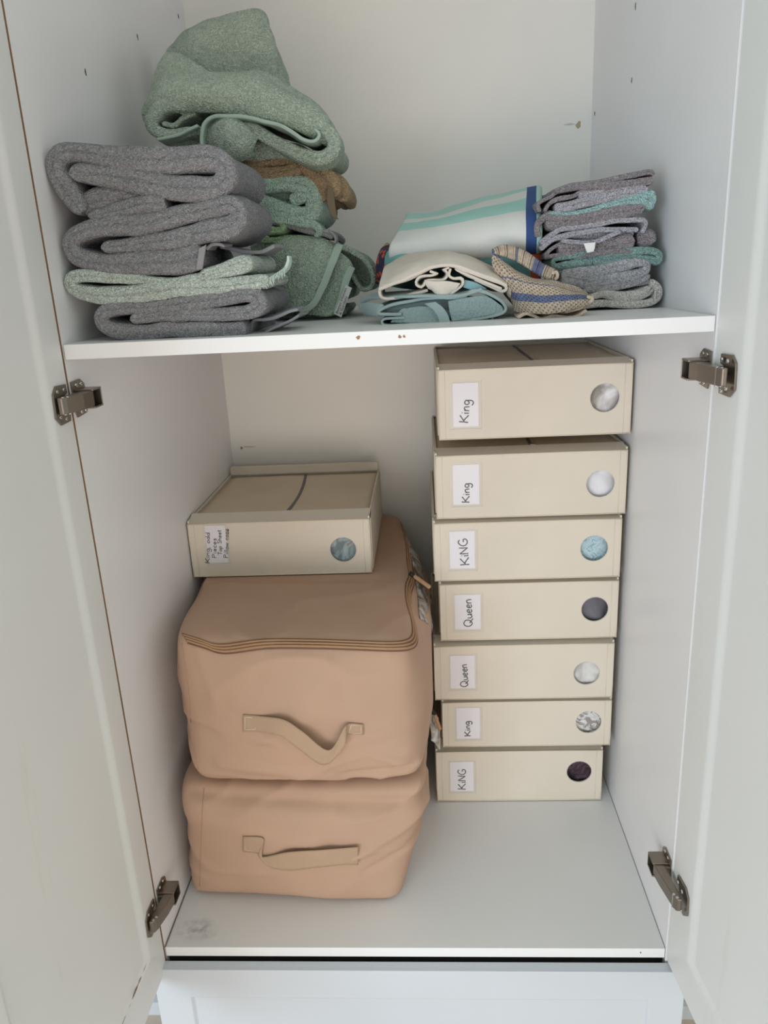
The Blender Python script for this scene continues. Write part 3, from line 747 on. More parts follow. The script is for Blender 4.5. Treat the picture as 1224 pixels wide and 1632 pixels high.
# ------------------------------------------------------------ towels
T_grey = terry('grey_terry', '#a1a1a6', pile=.85); T_grey2 = terry('dark_grey_terry', '#807e84', scale=.9); T_mintpale = terry('pale_mint_terry', '#cddad1', pile=.7)
T_sage = terry('sage_terry', '#c0d1c0', pile=.7); T_sage2 = terry('sage_green_terry', '#b9ccba', pile=.7); T_brown = terry('tan_brown_terry', '#c2a682', pile=.8)
T_mint = terry('mint_terry', '#bedacb', pile=.7); T_green = terry('leaf_green_terry', '#a3c698', pile=.6); T_greythin = terry('smooth_grey_cloth', '#97999a', pile=.35)
H_grey = plain('grey_hem', '#8c8c90', .9, var=.05, bump=(600, .4, .001)); H_mint = plain('pale_mint_hem', '#b7cabf', .9, var=.05, bump=(600, .4, .001))
H_sage = plain('sage_hem', '#a9bcb0', .9, var=.04, bump=(600, .4, .001))
def towel(name, geo, mat, label, cat='towel', group=None, uv=None):
    o = obj(name, geo, mat, None, True, uv); tag(o, label, cat, group); return o
YA = .03
# bottom grey bath towel
g = join(fold([(207, 508, 16), (250, 506, 17), (300, 505, 18), (360, 501, 19), (393, 497, 20), (411, 485, 24), (398, 472, 22), (360, 473, 23), (300, 482, 23), (250, 488, 18), (200, 491, 18),
               (165, 496, 20), (157, 508, 20), (168, 521, 22), (200, 528, 23), (270, 530, 22), (340, 528, 22), (392, 524, 23)], YA, .21, seed=1.1))
a = towel('bath_towel', g, T_grey, 'dark grey folded bath towel at the bottom of the front left stack', group='towels in the front left stack')
obj('hem', join(fold([(388, 531, 5), (397, 524, 5), (402, 512, 5), (420, 508, 5), (450, 500, 5), (474, 492, 5)], YA+.03, .06, seed=4, wob=.003),
                fold([(392, 535, 4), (420, 528, 4), (450, 515, 4), (476, 503, 4)], YA+.03, .09, seed=5, wob=.003)), H_grey, a)
# frayed pale mint towel
g = join(fold([(318, 437, 12), (350, 427, 15), (376, 416, 17), (392, 413, 14), (399, 423, 14), (382, 432, 15), (340, 438, 14), (280, 446, 13), (197, 446, 16), (155, 443, 17), (124, 441, 17),
               (111, 449, 18), (120, 463, 20), (150, 471, 24), (200, 469, 26), (260, 466, 26), (300, 461, 25), (370, 453, 24), (405, 449, 20), (428, 446, 16)], YA, .15, seed=2.7))
a = towel('bath_towel', g, T_mintpale, 'pale mint folded towel with a frayed edge between two grey towels', group='towels in the front left stack')
fr_ = [fold([(408, 455, 5), (425, 446, 5), (440, 437, 5), (452, 428, 5), (456, 415, 5), (455, 409, 4)], YA+.005, .02, seed=8, wob=.003)]
for k in range(26):
    t = k/25; px, py = 414+t*40, 452-t*26
    p = at(px, py, YA+.004); q = p+np.array((random.uniform(-.003, .004), random.uniform(-.002, .004), -random.uniform(.004, .011)))
    fr_.append(tube(catmull([p, (p+q)/2+np.array((.001*random.uniform(-1, 1), 0, 0)), q], 4), .0006, 4))
obj('frayed_edge', join(*fr_), H_mint, a)
# second grey towel
g = join(fold([(160, 394, 17), (200, 391, 20), (232, 387, 24), (290, 378, 28), (334, 370, 31), (360, 362, 31), (378, 344, 29), (366, 325, 26), (334, 331, 27), (280, 343, 28), (232, 355, 28), (190, 361, 28), (145, 366, 26),
               (116, 376, 23), (110, 394, 25), (124, 412, 27), (163, 419, 27), (200, 420, 31), (260, 418, 35), (305, 412, 36), (322, 410, 36)], YA, .17, seed=3.9))
a = towel('bath_towel', g, T_grey, 'grey folded bath towel with stitched hem, second from top of the left stack', group='towels in the front left stack')
obj('hem', join(patch([[(317, 396, YA-.004), (323, 393, YA-.004), (329, 390, YA-.004)], [(315, 412, YA-.006), (320, 411, YA-.006), (326, 410, YA-.006)], [(312, 430, YA-.004), (317, 430, YA-.004), (323, 429, YA-.004)]], .004, .004, .0005),
                fold([(327, 396, 5), (336, 388, 5), (350, 388, 5), (358, 392, 4)], YA+.01, .04, seed=5), fold([(350, 394, 6), (385, 400, 6), (412, 400, 6), (436, 390, 6)], YA+.05, .08, seed=6)), H_grey, a)
# top grey towel
g = join(fold([(109, 278, 22), (129, 276, 28), (160, 282, 31), (197, 290, 33), (266, 297, 34), (315, 300, 34), (345, 296, 32), (360, 276, 32), (350, 258, 30), (325, 252, 34), (266, 253, 37), (197, 249, 35), (150, 243, 29), (118, 240, 26),
               (92, 248, 28), (86, 270, 28), (98, 296, 30), (118, 322, 28), (130, 338, 22)], YA, .19, seed=5.3),
          fold([(124, 330, 28), (160, 320, 40), (210, 318, 34), (245, 320, 22)], YA+.010, .18, seed=6.3), fold([(140, 347, 14), (190, 338, 24), (230, 328, 26), (262, 320, 24)], YA+.002, .18, seed=7.3))
a = towel('bath_towel', g, T_grey, 'thick grey folded bath towel topmost of the front left stack', group='towels in the front left stack')

# ---- back left stack
YB = .30
# sage towel with the tag hanging down to the shelf
g = join(patch([
    [(400, 388, .36), (430, 382, .33), (460, 378, .32), (490, 378, .32), (515, 383, .32), (538, 393, .325)],
    [(405, 420, .33), (432, 415, .30), (462, 411, .288), (492, 413, .285), (512, 420, .285), (527, 428, .29)],
    [(410, 455, .32), (440, 452, .29), (465, 450, .275), (488, 452, .272), (503, 459, .272), (512, 465, .275)],
    [(415, 495, .31), (448, 498, .285), (465, 496, .27), (476, 493, .266), (486, 493, .266), (492, 495, .268)]], .010, .004, .003, 22, 2),
  patch([
    [(522, 396, .335), (540, 402, .325), (556, 414, .32), (563, 426, .32)],
    [(512, 430, .31), (530, 434, .305), (544, 440, .30), (553, 446, .30)],
    [(498, 465, .295), (518, 468, .29), (533, 472, .288), (543, 476, .288)],
    [(478, 500, .285), (502, 503, .282), (520, 505, .28), (533, 502, .282)]], .008, .004, .002, 30, 5),
  patch([[(536, 394, .34), (560, 400, .345), (582, 416, .35), (596, 438, .355)], [(546, 412, .37), (566, 422, .37), (582, 436, .37), (592, 452, .37)], [(556, 440, .38), (568, 448, .38), (578, 456, .38), (584, 464, .38)]], .009, .004, .002, 30, 6),
  fold([(530, 392, 9), (556, 400, 9), (580, 416, 8), (595, 438, 8), (593, 456, 7), (578, 462, 6), (568, 450, 6), (560, 434, 6)], .325, .14, seed=3, wob=.002),
  fold([(440, 392, 22), (480, 398, 26), (520, 420, 30), (540, 450, 34), (545, 480, 22)], .36, .22, seed=3.5, wob=.002),
  fold([(430, 500, 10), (470, 500, 14), (520, 500, 12), (552, 496, 10)], .33, .2, seed=3.5, wob=.002))
a = towel('bath_towel', g, T_sage2, 'sage green towel draped to the shelf with a sewn-on white tag', group='towels in the rear left pile')
obj('hem', join(patch([[(534, 388, .316), (547, 392, .318)], [(522, 420, .28), (533, 426, .284)], [(508, 456, .265), (518, 462, .268)], [(494, 482, .260), (503, 488, .262)], [(474, 494, .262), (482, 502, .262)]], .004, .004, .0008, 30, 1),
                patch([[(556, 424, .312), (566, 428, .314)], [(546, 444, .292), (557, 450, .294)], [(540, 470, .280), (550, 475, .284)], [(530, 498, .276), (538, 502, .278)]], .004, .004, .0008, 30, 2)), H_sage, a)
tg = obj('fabric_tag', patch([[(551, 454, .277), (561, 459, .277)], [(541, 478, .275), (552, 483, .275)], [(532, 500, .272), (544, 506, .272)]], .0012, .004, .0004, 30, 2), plain('white_woven_tag', '#dcdcdc', .8), a); tag(tg, 'white woven tag')
def tagtext(lines, p0, p1, p2, parent, mat):
    """text set with its baseline from p0 to p1, letters rising towards p2 (all world points)"""
    ex = Vector(p1-p0); ey = Vector(p2-p0); L = ex.length; Hh = ey.length; ex.normalize(); ey = (ey-ex*ey.dot(ex)).normalized(); ez = ex.cross(ey)
    gs = []
    for i, t in enumerate(lines):
        cu = bpy.data.curves.new('tag_text', 'FONT'); cu.body = t; cu.size = 1; to = bpy.data.objects.new('tag_text', cu); COL.objects.link(to)
        bpy.context.view_layer.update(); dg = bpy.context.evaluated_depsgraph_get(); me = bpy.data.meshes.new_from_object(to.evaluated_get(dg))
        V = np.array([v.co[:] for v in me.vertices]); Fc = [list(p.vertices) for p in me.polygons]
        bpy.data.objects.remove(to); bpy.data.curves.remove(cu); bpy.data.meshes.remove(me)
        V[:, 0] -= V[:, 0].min(); s = L*.86/V[:, 0].max() if i == 0 else L*.62/V[:, 0].max(); hh = Hh*.30/.7
        base = Hh*(.56-.42*i)
        Wd = np.array([list(Vector(p0)+ex*(v[0]*s+L*.07)+ey*(v[1]*hh+base)) for v in V]); gs.append((Wd, Fc))
    obj('lettering', join(*gs), mat, parent, False)
tagtext(['Better Homes', '& Gardens'], at(544, 506, .2690), at(561, 459, .2735), at(532, 500, .2690), tg, M_ink)
# leaf green
g = join(fold([(415, 350, 9), (440, 350, 10), (451, 358, 10), (448, 368, 10), (434, 371, 9), (420, 372, 8)], YB, .2, seed=9), fold([(415, 382, 9), (450, 380, 9), (480, 379, 6)], YB+.005, .2, seed=9.5))
towel('hand_towel', g, T_green, 'leaf green folded towel peeking out behind the grey stack', group='towels in the rear left pile')
# thin grey
g = join(fold([(405, 346, 12), (440, 352, 13), (465, 362, 13), (490, 370, 12), (515, 373, 12), (531, 378, 12)], YB+.006, .2, seed=10))
a = towel('hand_towel', g, T_greythin, 'thin smooth grey towel with a hemmed corner, above the sage towel with the tag', group='towels in the rear left pile')
obj('hem', fold([(525, 368, 4), (531, 374, 4), (534, 382, 4), (532, 388, 3)], YB+.002, .04, seed=2), H_grey, a)
# mint
g = join(fold([(380, 300, 22), (420, 296, 22), (455, 297, 22), (482, 299, 24), (497, 312, 26), (499, 332, 26), (486, 342, 26), (455, 336, 26), (425, 328, 28), (385, 324, 26)], YB, .24, seed=11, wob=.003),
         fold([(462, 320, 18), (478, 314, 18), (488, 318, 16)], YB+.004, .2, seed=12), fold([(400, 312, 22), (480, 322, 34)], YB+.03, .2, seed=12.5),
         fold([(420, 346, 10), (455, 350, 12), (480, 356, 13), (500, 360, 13), (508, 370, 11), (500, 375, 6)], YB, .12, seed=12))
towel('bath_towel', g, T_mint, 'mint green folded towel below the brown one in the rear left pile', group='towels in the rear left pile')
# brown
g = join(fold([(350, 272, 16), (390, 276, 18), (430, 280, 18), (458, 276, 16), (478, 268, 18)], YB, .24, seed=13, wob=.003),
         fold([(360, 260, 18), (400, 256, 16), (440, 255, 16), (476, 260, 22), (505, 274, 28), (526, 292, 30), (530, 316, 20)], YB+.004, .24, seed=14, wob=.003),
         fold([(500, 276, 18), (530, 290, 20), (543, 306, 20), (542, 322, 16)], YB+.05, .16, seed=15, wob=.003),
         fold([(480, 284, 20), (505, 300, 22), (520, 318, 16)], YB+.004, .2, seed=16, wob=.002))
a = towel('bath_towel', g, T_brown, 'tan brown folded towel under the crumpled sage green one', group='towels in the rear left pile')
obj('hem', join(patch([[(522, 296, .296), (531, 300, .30)], [(520, 318, .294), (534, 325, .30)], [(524, 335, .298), (536, 342, .30)], [(530, 347, .30), (540, 350, .302)]], .004, .004, .001, 30, 2)), plain('brown_hem', '#6f6350', .9), a)
# crumpled sage heap
HF = [
 [(236, 200, .31), (262, 180, .285), (320, 176, .275), (390, 182, .27), (455, 200, .275), (505, 222, .285), (528, 238, .30)],
 [(230, 186, .30), (262, 158, .275), (325, 160, .262), (395, 168, .26), (462, 186, .262), (512, 208, .27), (536, 226, .29)],
 [(236, 160, .31), (268, 138, .285), (330, 142, .268), (400, 146, .265), (462, 166, .27), (508, 188, .28), (530, 206, .30)],
 [(250, 122, .33), (280, 116, .305), (330, 128, .288), (398, 128, .286), (448, 146, .29), (488, 168, .305), (514, 190, .32)],
 [(262, 92, .345), (294, 102, .325), (334, 122, .310), (398, 120, .308), (446, 136, .312), (484, 160, .33), (506, 180, .35)],
 [(264, 90, .36), (298, 104, .345), (336, 126, .335), (398, 124, .335), (444, 142, .335), (480, 166, .35), (500, 186, .37)],
 [(266, 104, .375), (300, 120, .37), (338, 144, .365), (398, 146, .365), (440, 164, .365), (476, 186, .375), (496, 206, .39)]]
HB = [[(p[0], p[1], p[2]+.05) for p in r] for r in [
 [(262, 130, .385), (300, 146, .385), (340, 160, .385), (398, 162, .385), (436, 176, .385), (462, 190, .39), (482, 204, .41)],
 [(262, 104, .378), (300, 112, .370), (342, 124, .364), (398, 128, .362), (434, 144, .366), (460, 168, .375), (484, 186, .40)],
 [(266, 90, .40), (304, 80, .380), (348, 90, .372), (398, 98, .370), (430, 118, .372), (448, 150, .385), (474, 172, .41)],
 [(272, 86, .43), (308, 62, .405), (350, 48, .392), (396, 40, .388), (424, 62, .390), (434, 108, .395), (460, 146, .42)],
 [(278, 90, .455), (312, 60, .435), (350, 41, .425), (392, 24, .420), (420, 28, .42), (430, 84, .42), (448, 132, .44)],
 [(288, 150, .47), (316, 120, .465), (350, 96, .46), (390, 80, .46), (414, 90, .46), (424, 130, .46), (440, 180, .47)]]]
g = join(patch(HF, .016, .004, .0035, 18, 4), patch(HB, .018, .004, .0045, 16, 9),
   fold([(326, 205, 12), (290, 214, 14), (256, 214, 16), (240, 200, 18), (243, 182, 20), (262, 166, 20), (300, 162, 20), (350, 170, 20), (410, 178, 20), (465, 192, 20), (508, 207, 20), (527, 224, 20),
         (524, 242, 20), (500, 250, 20), (465, 240, 18), (430, 222, 18), (400, 205, 16), (372, 194, 14), (352, 192, 12)], .262, .20, seed=17, wob=.003),
   fold([(262, 182, 8), (268, 168, 7), (290, 164, 6), (312, 172, 6), (300, 180, 6), (285, 176, 5), (292, 168, 4)], .272, .1, seed=18, wob=.003),
   fold([(258, 196, 8), (275, 200, 8), (295, 188, 8), (312, 182, 7)], .27, .1, seed=18, wob=.003),
   patch([[(335, 195, .285), (352, 190, .266), (372, 192, .262), (395, 202, .266), (412, 212, .28)],
          [(330, 215, .275), (350, 208, .252), (372, 210, .246), (395, 216, .252), (408, 222, .27)],
          [(335, 232, .275), (352, 234, .258), (372, 238, .252), (390, 238, .258), (402, 232, .27)],
          [(345, 246, .30), (358, 250, .28), (372, 252, .275), (388, 250, .28), (402, 242, .29)]], .012, .004, .003, 30, 7),
   fold([(300, 228, 10), (360, 240, 22), (420, 240, 26), (470, 244, 22), (515, 252, 12)], .30, .2, seed=19, wob=.003),
   fold([(255, 222, 10), (290, 222, 14), (330, 226, 12)], .29, .15, seed=20))
a = towel('bath_towel', g, T_sage, 'large crumpled sage green bath towel heaped on top of the rear left pile')
obj('hem', join(fold([(322, 236, 6), (319, 215, 6), (322, 196, 6), (334, 184, 6), (356, 181, 6), (390, 184, 6), (420, 190, 6), (448, 202, 6), (478, 220, 6), (500, 224, 5), (508, 214, 5), (502, 206, 4)], .248, .05, seed=21, wob=.0025, dy=.008),
                fold([(250, 222, 5), (268, 218, 5), (290, 212, 5), (316, 202, 5)], .25, .05, seed=22, wob=.002)), H_sage, a)

# ---- the right hand group
# teal printed towel under the striped one
t = NT('teal_printed_towel'); t.b.inputs['Roughness'].default_value = .95
n1 = t.n('ShaderNodeTexVoronoi', Scale=95); t.l(t.tc.outputs['Object'], n1.inputs['Vector'])
nb = t.noise(25, 1)
spots = t.ramp(n1.outputs['Distance'], [(0, lin('#c4593c')), (.38, lin('#c4593c')), (.42, lin('#3a3450')), (1, lin('#3a3450'))])
yel = t.ramp(nb.outputs['Fac'], [(.56, (0, 0, 0, 1)), (.58, (1, 1, 1, 1))])
printed = t.mixc(yel.outputs[0], spots.outputs[0], lin('#c79a4f'))
sx_ = t.n('ShaderNodeSeparateXYZ'); t.l(t.tc.outputs['UV'], sx_.inputs[0])
e1 = t.math('LESS_THAN', sx_.outputs[0], .12); e2 = t.math('GREATER_THAN', sx_.outputs[0], .93)
c1 = t.mixc(e1, lin('#77aaa6'), printed); c2 = t.mixc(e2, c1, lin('#cf5f3d')); t.l(c2, t.b.inputs['Base Color'])
t.l(t.bump(t.noise(500, 2).outputs['Fac'], .3, .001).outputs[0], t.b.inputs['Normal'])
uv = []
g = patch([[(603, 450, .33), (650, 458, .27), (740, 460, .27), (820, 460, .27), (862, 458, .28)],
           [(604, 430, .31), (650, 430, .25), (740, 428, .25), (820, 424, .25), (862, 422, .26)],
           [(608, 405, .31), (650, 408, .25), (740, 406, .25), (820, 402, .25), (864, 399, .26)],
           [(611, 392, .34), (650, 412, .38), (740, 411, .38), (820, 409, .38), (862, 408, .38)],
           [(613, 400, .44), (650, 416, .46), (740, 415, .46), (820, 413, .46), (862, 412, .46)]], .016, .005, .002, 20, 2, uv)
core = fold([(640, 440, 34), (740, 438, 40), (850, 434, 40)], .27, .2, seed=30)
kk = len(core[0]); uv2 = np.tile([.5, .5], (kk, 1))
towel('beach_towel', join(g, core), t.m, 'teal towel with a navy and orange printed end, squashed under the striped towel', 'towel', uv=np.vstack([uv[0], uv2]))
# striped beach towel
t = NT('striped_towel'); t.b.inputs['Roughness'].default_value = .9
sx_ = t.n('ShaderNodeSeparateXYZ'); t.l(t.tc.outputs['UV'], sx_.inputs[0])
wob_ = t.math('MULTIPLY', t.math('SUBTRACT', t.noise(6, 1).outputs['Fac'], .5), .10)
fall_ = t.t.nodes.new('ShaderNodeMapRange'); fall_.inputs['From Min'].default_value = .62; fall_.inputs['From Max'].default_value = .42
t.l(sx_.outputs[1], fall_.inputs['Value'])
vv = t.math('ADD', sx_.outputs[1], t.math('MULTIPLY', wob_, .6)); vv = t.math('SUBTRACT', vv, t.math('MULTIPLY', t.math('MULTIPLY', t.math('SUBTRACT', 1.0, sx_.outputs[0]), .15), fall_.outputs[0]))
st = t.ramp(vv, [(0, lin('#d3d2ce')), (.14, lin('#a6cfc6')), (.305, lin('#d6d6d2')), (.42, lin('#a0ccc4')), (.585, lin('#d3d3d0'))], 'CONSTANT')
band = t.math('MULTIPLY', t.math('GREATER_THAN', sx_.outputs[0], .895), t.math('LESS_THAN', sx_.outputs[0], .962))
right_ = t.math('GREATER_THAN', sx_.outputs[0], .962)
cc = t.mixc(right_, st.outputs[0], lin('#a9ccc0')); cc = t.mixc(band, cc, lin('#2f4c82')); t.l(cc, t.b.inputs['Base Color'])
t.l(t.bump(t.noise(420, 2).outputs['Fac'], .3, .001).outputs[0], t.b.inputs['Normal'])
STR = t
uv = []
g = patch([
   [(655, 372, .50), (700, 358, .50), (760, 348, .50), (820, 338, .50), (862, 330, .50)],
   [(648, 346, .42), (690, 343, .41), (750, 327, .40), (810, 313, .40), (864, 302, .40)],
   [(644, 356, .35), (690, 352, .33), (750, 336, .32), (810, 325, .315), (864, 316, .31)],
   [(634, 374, .29), (680, 368, .265), (750, 356, .25), (810, 345, .245), (864, 340, .24)],
   [(623, 392, .26), (680, 386, .235), (750, 378, .225), (810, 368, .22), (864, 364, .22)],
   [(620, 404, .26), (680, 402, .235), (750, 396, .225), (810, 390, .22), (864, 386, .22)],
   [(624, 412, .28), (680, 411, .26), (750, 408, .25), (810, 402, .25), (864, 398, .25)],
   [(634, 410, .36), (680, 409, .36), (750, 406, .36), (810, 400, .36), (864, 396, .36)]], .014, .005, .0018, 14, 6, uv)
towel('beach_towel', g, STR.m, 'aqua and white striped towel with a dark blue band near its right end', uv=uv[0])

# washcloth stack, bottom to top
YC = .20
C_cream = terry('cream_terry', '#d9d4ce', pile=.6, scale=1.2); C_lgrey = terry('light_grey_terry', '#b9b7bc', pile=.7, scale=1.1); C_teal = terry('teal_terry', '#93b5b1', pile=.75, scale=1.0)
C_dgrey = terry('charcoal_grey_terry', '#968f94', pile=.7, scale=1.1); C_aqua = terry('aqua_terry', '#add2d2', pile=.7, scale=1.0); C_lav = terry('lavender_grey_terry', '#b6b4be', pile=.7, scale=1.2)
GRP = 'washcloths stacked at the right'
def cloth(paths, mat, label, L=.17):
    gs = [fold(p, YC+dy, L-dy, seed=s_, wob=.0015, ds=.0035) for (p, dy, s_) in paths]
    return towel('washcloth', join(*gs), mat, label, 'washcloth', GRP)
cloth([([(925, 490, 12), (960, 485, 12), (1000, 484, 12), (1035, 482, 12), (1050, 472, 11), (1048, 456, 10), (1036, 450, 10)], 0, 1.0),
       ([(935, 478, 10), (960, 468, 13), (985, 472, 15), (1015, 470, 16), (1036, 462, 14), (1042, 456, 10)], .002, 2.0),
       ([(1042, 476, 4), (1045, 462, 4), (1037, 457, 4), (1034, 466, 3)], -.002, 2.6),
       ([(925, 488, 8), (940, 466, 8), (960, 454, 10), (1000, 452, 12), (1035, 448, 10)], .01, 3.0)], C_cream, 'cream folded washcloth lying on the shelf, bottom of the right-hand stack')
cloth([([(895, 448, 20), (940, 448, 20), (980, 444, 18), (1020, 436, 16), (1032, 424, 13), (1018, 419, 14), (980, 428, 18), (940, 436, 20), (895, 438, 20)], 0, 4.0),
       ([(930, 462, 12), (980, 456, 12), (1020, 446, 12), (1036, 438, 8)], .002, 5.0)], C_lgrey, 'fluffy light grey washcloth directly above the cream one in the right-hand stack')
cloth([([(884, 416, 6), (905, 412, 8), (930, 406, 7), (950, 404, 6)], -.002, 1.3), ([(945, 416, 14), (1000, 410, 14), (1035, 414, 12), (1050, 420, 10), (1053, 406, 12), (1040, 399, 12), (1000, 402, 12), (950, 406, 12), (900, 408, 8), (882, 414, 8), (884, 424, 8), (905, 424, 12), (945, 417, 12)], 0, 6.0),
       ([(884, 432, 14), (920, 428, 14), (960, 420, 10)], .004, 7.0)], C_teal, 'teal green folded washcloth in the lower half of the right-hand stack')
a = cloth([([(868, 412, 6), (900, 406, 8), (940, 405, 10), (980, 403, 8), (1010, 400, 6)], -.002, 8.0), ([(868, 410, 6), (880, 398, 6), (898, 388, 6)], -.002, 8.3), ([(890, 396, 22), (940, 394, 24), (980, 390, 24), (1012, 384, 24)], 0, 8.5),
       ([(1016, 384, 26), (1036, 380, 30), (1046, 382, 24)], .012, 9.0)], C_dgrey, 'charcoal washcloth with a small white tag, in the middle of the right-hand stack')
o = obj('fabric_tag', patch([[(930, 388, YC-.014), (949, 386, YC-.014)], [(933, 396, YC-.016), (948, 395, YC-.016)], [(936, 403, YC-.015), (946, 401, YC-.015)]], .0012, .004, .0006), plain('small_white_tag', '#e2e0e2', .8), a); tag(o, 'small white tag')
cloth([([(990, 370, 7), (950, 384, 7), (920, 385, 7), (895, 382, 7)], -.003, 10.0), ([(862, 400, 8), (880, 384, 9), (905, 374, 9), (950, 368, 9), (985, 365, 8), (1018, 366, 8)], 0, 11.0), ([(1024, 372, 7), (1030, 358, 7), (1024, 350, 8), (990, 352, 8), (940, 358, 8), (900, 364, 8), (878, 376, 8), (862, 390, 8)], 0, 12.0),
       ([(900, 376, 10), (950, 374, 12), (1010, 372, 12)], .01, 12.5)], C_lav, 'light grey washcloth with ribbed folded edges, above the one with the white tag')
cloth([([(870, 352, 22), (900, 352, 26), (950, 346, 24), (1000, 338, 20), (1028, 334, 16)], 0, 13.0), ([(858, 378, 10), (856, 360, 10), (866, 346, 12), (880, 338, 12)], .004, 13.5)], C_dgrey, 'charcoal washcloth folded beneath the aqua one near the stack top')
cloth([([(876, 338, 6), (900, 340, 8), (940, 334, 9), (980, 325, 11), (1015, 319, 18), (1040, 318, 26), (1046, 318, 22)], 0, 14.0)], C_aqua, 'aqua washcloth sticking out near the top of the right-hand stack')
cloth([([(884, 330, 14), (920, 326, 14), (960, 318, 14), (1000, 308, 12), (1034, 300, 10)], 0, 15.0), ([(922, 312, 12), (960, 306, 12), (1000, 300, 12), (1030, 298, 8)], .002, 15.5)], C_lav, 'pale lavender grey washcloth second from the top of the right-hand stack')
cloth([([(860, 338, 7), (858, 326, 6), (864, 320, 6), (880, 312, 6), (890, 305, 7), (920, 300, 8), (960, 296, 9), (1000, 290, 9), (1040, 285, 9)], 0, 16.0),
       ([(866, 336, 6), (874, 324, 6), (888, 316, 8), (915, 312, 7), (930, 304, 6), (960, 302, 7), (1000, 296, 7), (1042, 290, 6)], .001, 16.3),
       ([(884, 304, 7), (910, 295, 8), (950, 290, 9), (1000, 281, 9), (1036, 274, 8), (1042, 280, 5)], .001, 16.6)], C_dgrey, 'charcoal washcloth topmost of the right-hand stack')

# cream dish towel
YD = .125
Cr = plain('cream_dish_towel_cloth', '#d5cbc0', .95, var=.04, bump=(480, .5, .0012)); CrD = plain('blue_check_border', '#7ea0a8', .95, var=.2)
g = join(fold([(682, 462, 5), (655, 470, 5), (625, 476, 5), (608, 475, 5), (604, 464, 5), (612, 456, 5), (640, 448, 5), (665, 438, 5), (686, 427, 5), (704, 421, 5), (724, 423, 5), (754, 434, 5), (782, 444, 5), (802, 452, 5), (808, 460, 5),
               (800, 465, 5), (780, 458, 5), (756, 447, 5)], YD, .14, seed=40, wob=.0012, ds=.003),
   patch([[(603, 462, YD-.002), (640, 448, YD-.002), (686, 427, YD-.004), (724, 423, YD-.002), (782, 444, YD), (808, 458, YD)],
          [(606, 448, YD+.02), (640, 434, YD+.018), (686, 418, YD+.012), (726, 414, YD+.016), (780, 434, YD+.02), (806, 448, YD+.025)],
          [(612, 432, YD+.06), (640, 420, YD+.06), (686, 407, YD+.05), (724, 406, YD+.05), (776, 424, YD+.06), (804, 440, YD+.07)],
          [(616, 424, YD+.12), (642, 412, YD+.12), (686, 402, YD+.12), (722, 404, YD+.12), (774, 422, YD+.12), (800, 438, YD+.12)]], .005, .004, .0022, 22, 3),
   fold([(686, 430, 4), (700, 436, 4), (690, 442, 4), (670, 444, 4), (664, 452, 4), (672, 456, 4), (678, 446, 4), (690, 444, 4), (706, 444, 4), (712, 436, 4), (704, 430, 3), (716, 426, 3)], YD-.004, .08, seed=41, wob=.002, ds=.003),
   fold([(716, 428, 4), (714, 440, 4), (722, 446, 4), (736, 444, 5), (738, 454, 4), (728, 462, 4), (712, 472, 4), (704, 474, 4), (703, 462, 4), (712, 456, 4)], YD-.008, .08, seed=42, wob=.002, ds=.003),
   patch([[(676, 446, YD-.004), (694, 448, YD-.008), (712, 448, YD-.01), (734, 452, YD-.008)], [(682, 458, YD-.002), (696, 462, YD-.008), (710, 462, YD-.008), (728, 460, YD-.006)], [(690, 462, YD), (700, 470, YD-.006), (712, 470, YD-.006), (722, 464, YD-.002)]], .004, .004, .002, 50, 3),
   patch([[(724, 428, YD+.002), (750, 438, YD), (780, 450, YD), (800, 458, YD)], [(740, 436, YD+.004), (760, 446, YD+.002), (782, 456, YD), (800, 463, YD)]], .004, .004, .001))
a = towel('dish_towel', g, Cr, 'cream dish towel with ruffled folds lying on the teal one', 'dish towel')
o = obj('checked_border', patch([[(740, 446, YD+.004), (758, 450, YD+.003), (776, 460, YD+.003)], [(738, 458, YD+.002), (752, 462, YD+.001), (768, 464, YD+.001)]], .003, .004, .001), CrD, a); tag(o, 'blue checked border')
# teal dish towel
YE = .11
Te = plain('teal_dish_towel_cloth', '#9bacab', .95, var=.05, bump=(420, .5, .0012)); TeW = NT('teal_waffle'); TeW.b.inputs['Roughness'].default_value = .95
w_ = TeW.n('ShaderNodeTexVoronoi', Scale=330); TeW.l(TeW.tc.outputs['Object'], w_.inputs['Vector']); TeW.b.inputs['Base Color'].default_value = lin('#94a6a6')
TeW.l(TeW.bump(w_.outputs['Distance'], .8, .002).outputs[0], TeW.b.inputs['Normal']); TeW = TeW.m
g = join(fold([(722, 514, 5), (764, 508, 5), (796, 502, 5), (807, 494, 5), (802, 482, 5), (786, 471, 5), (766, 463, 5), (752, 464, 5), (738, 473, 5), (700, 476, 5), (652, 480, 5), (615, 488, 5), (601, 497, 5), (606, 503, 5), (640, 502, 5)], YE, .16, seed=50, wob=.001, ds=.003),
   fold([(645, 506, 4), (615, 508, 4), (609, 514, 4), (618, 519, 4), (660, 518, 4), (712, 516, 4)], YE-.002, .16, seed=51, wob=.001, ds=.003),
   patch([[(575, 484, YE+.08), (600, 476, YE+.04), (650, 474, YE), (700, 472, YE), (740, 470, YE), (768, 460, YE)], [(578, 474, YE+.09), (605, 468, YE+.07), (650, 464, YE+.07), (700, 462, YE+.07), (740, 460, YE+.07), (768, 456, YE+.06)]], .004, .004, .001),
   patch([[(573, 484, YE+.06), (590, 482, YE+.03), (612, 486, YE+.004)], [(574, 492, YE+.06), (588, 494, YE+.03), (603, 497, YE+.004)], [(582, 500, YE+.06), (592, 503, YE+.03), (604, 504, YE+.006)]], .005, .004, .001),
   fold([(600, 494, 12), (660, 494, 22), (740, 492, 28), (796, 490, 16)], YE+.02, .12, seed=52, wob=.001, ds=.004),
   fold([(762, 513, 4), (774, 508, 4), (780, 512, 4), (786, 506, 4)], YE+.01, .05, seed=53, ds=.003))
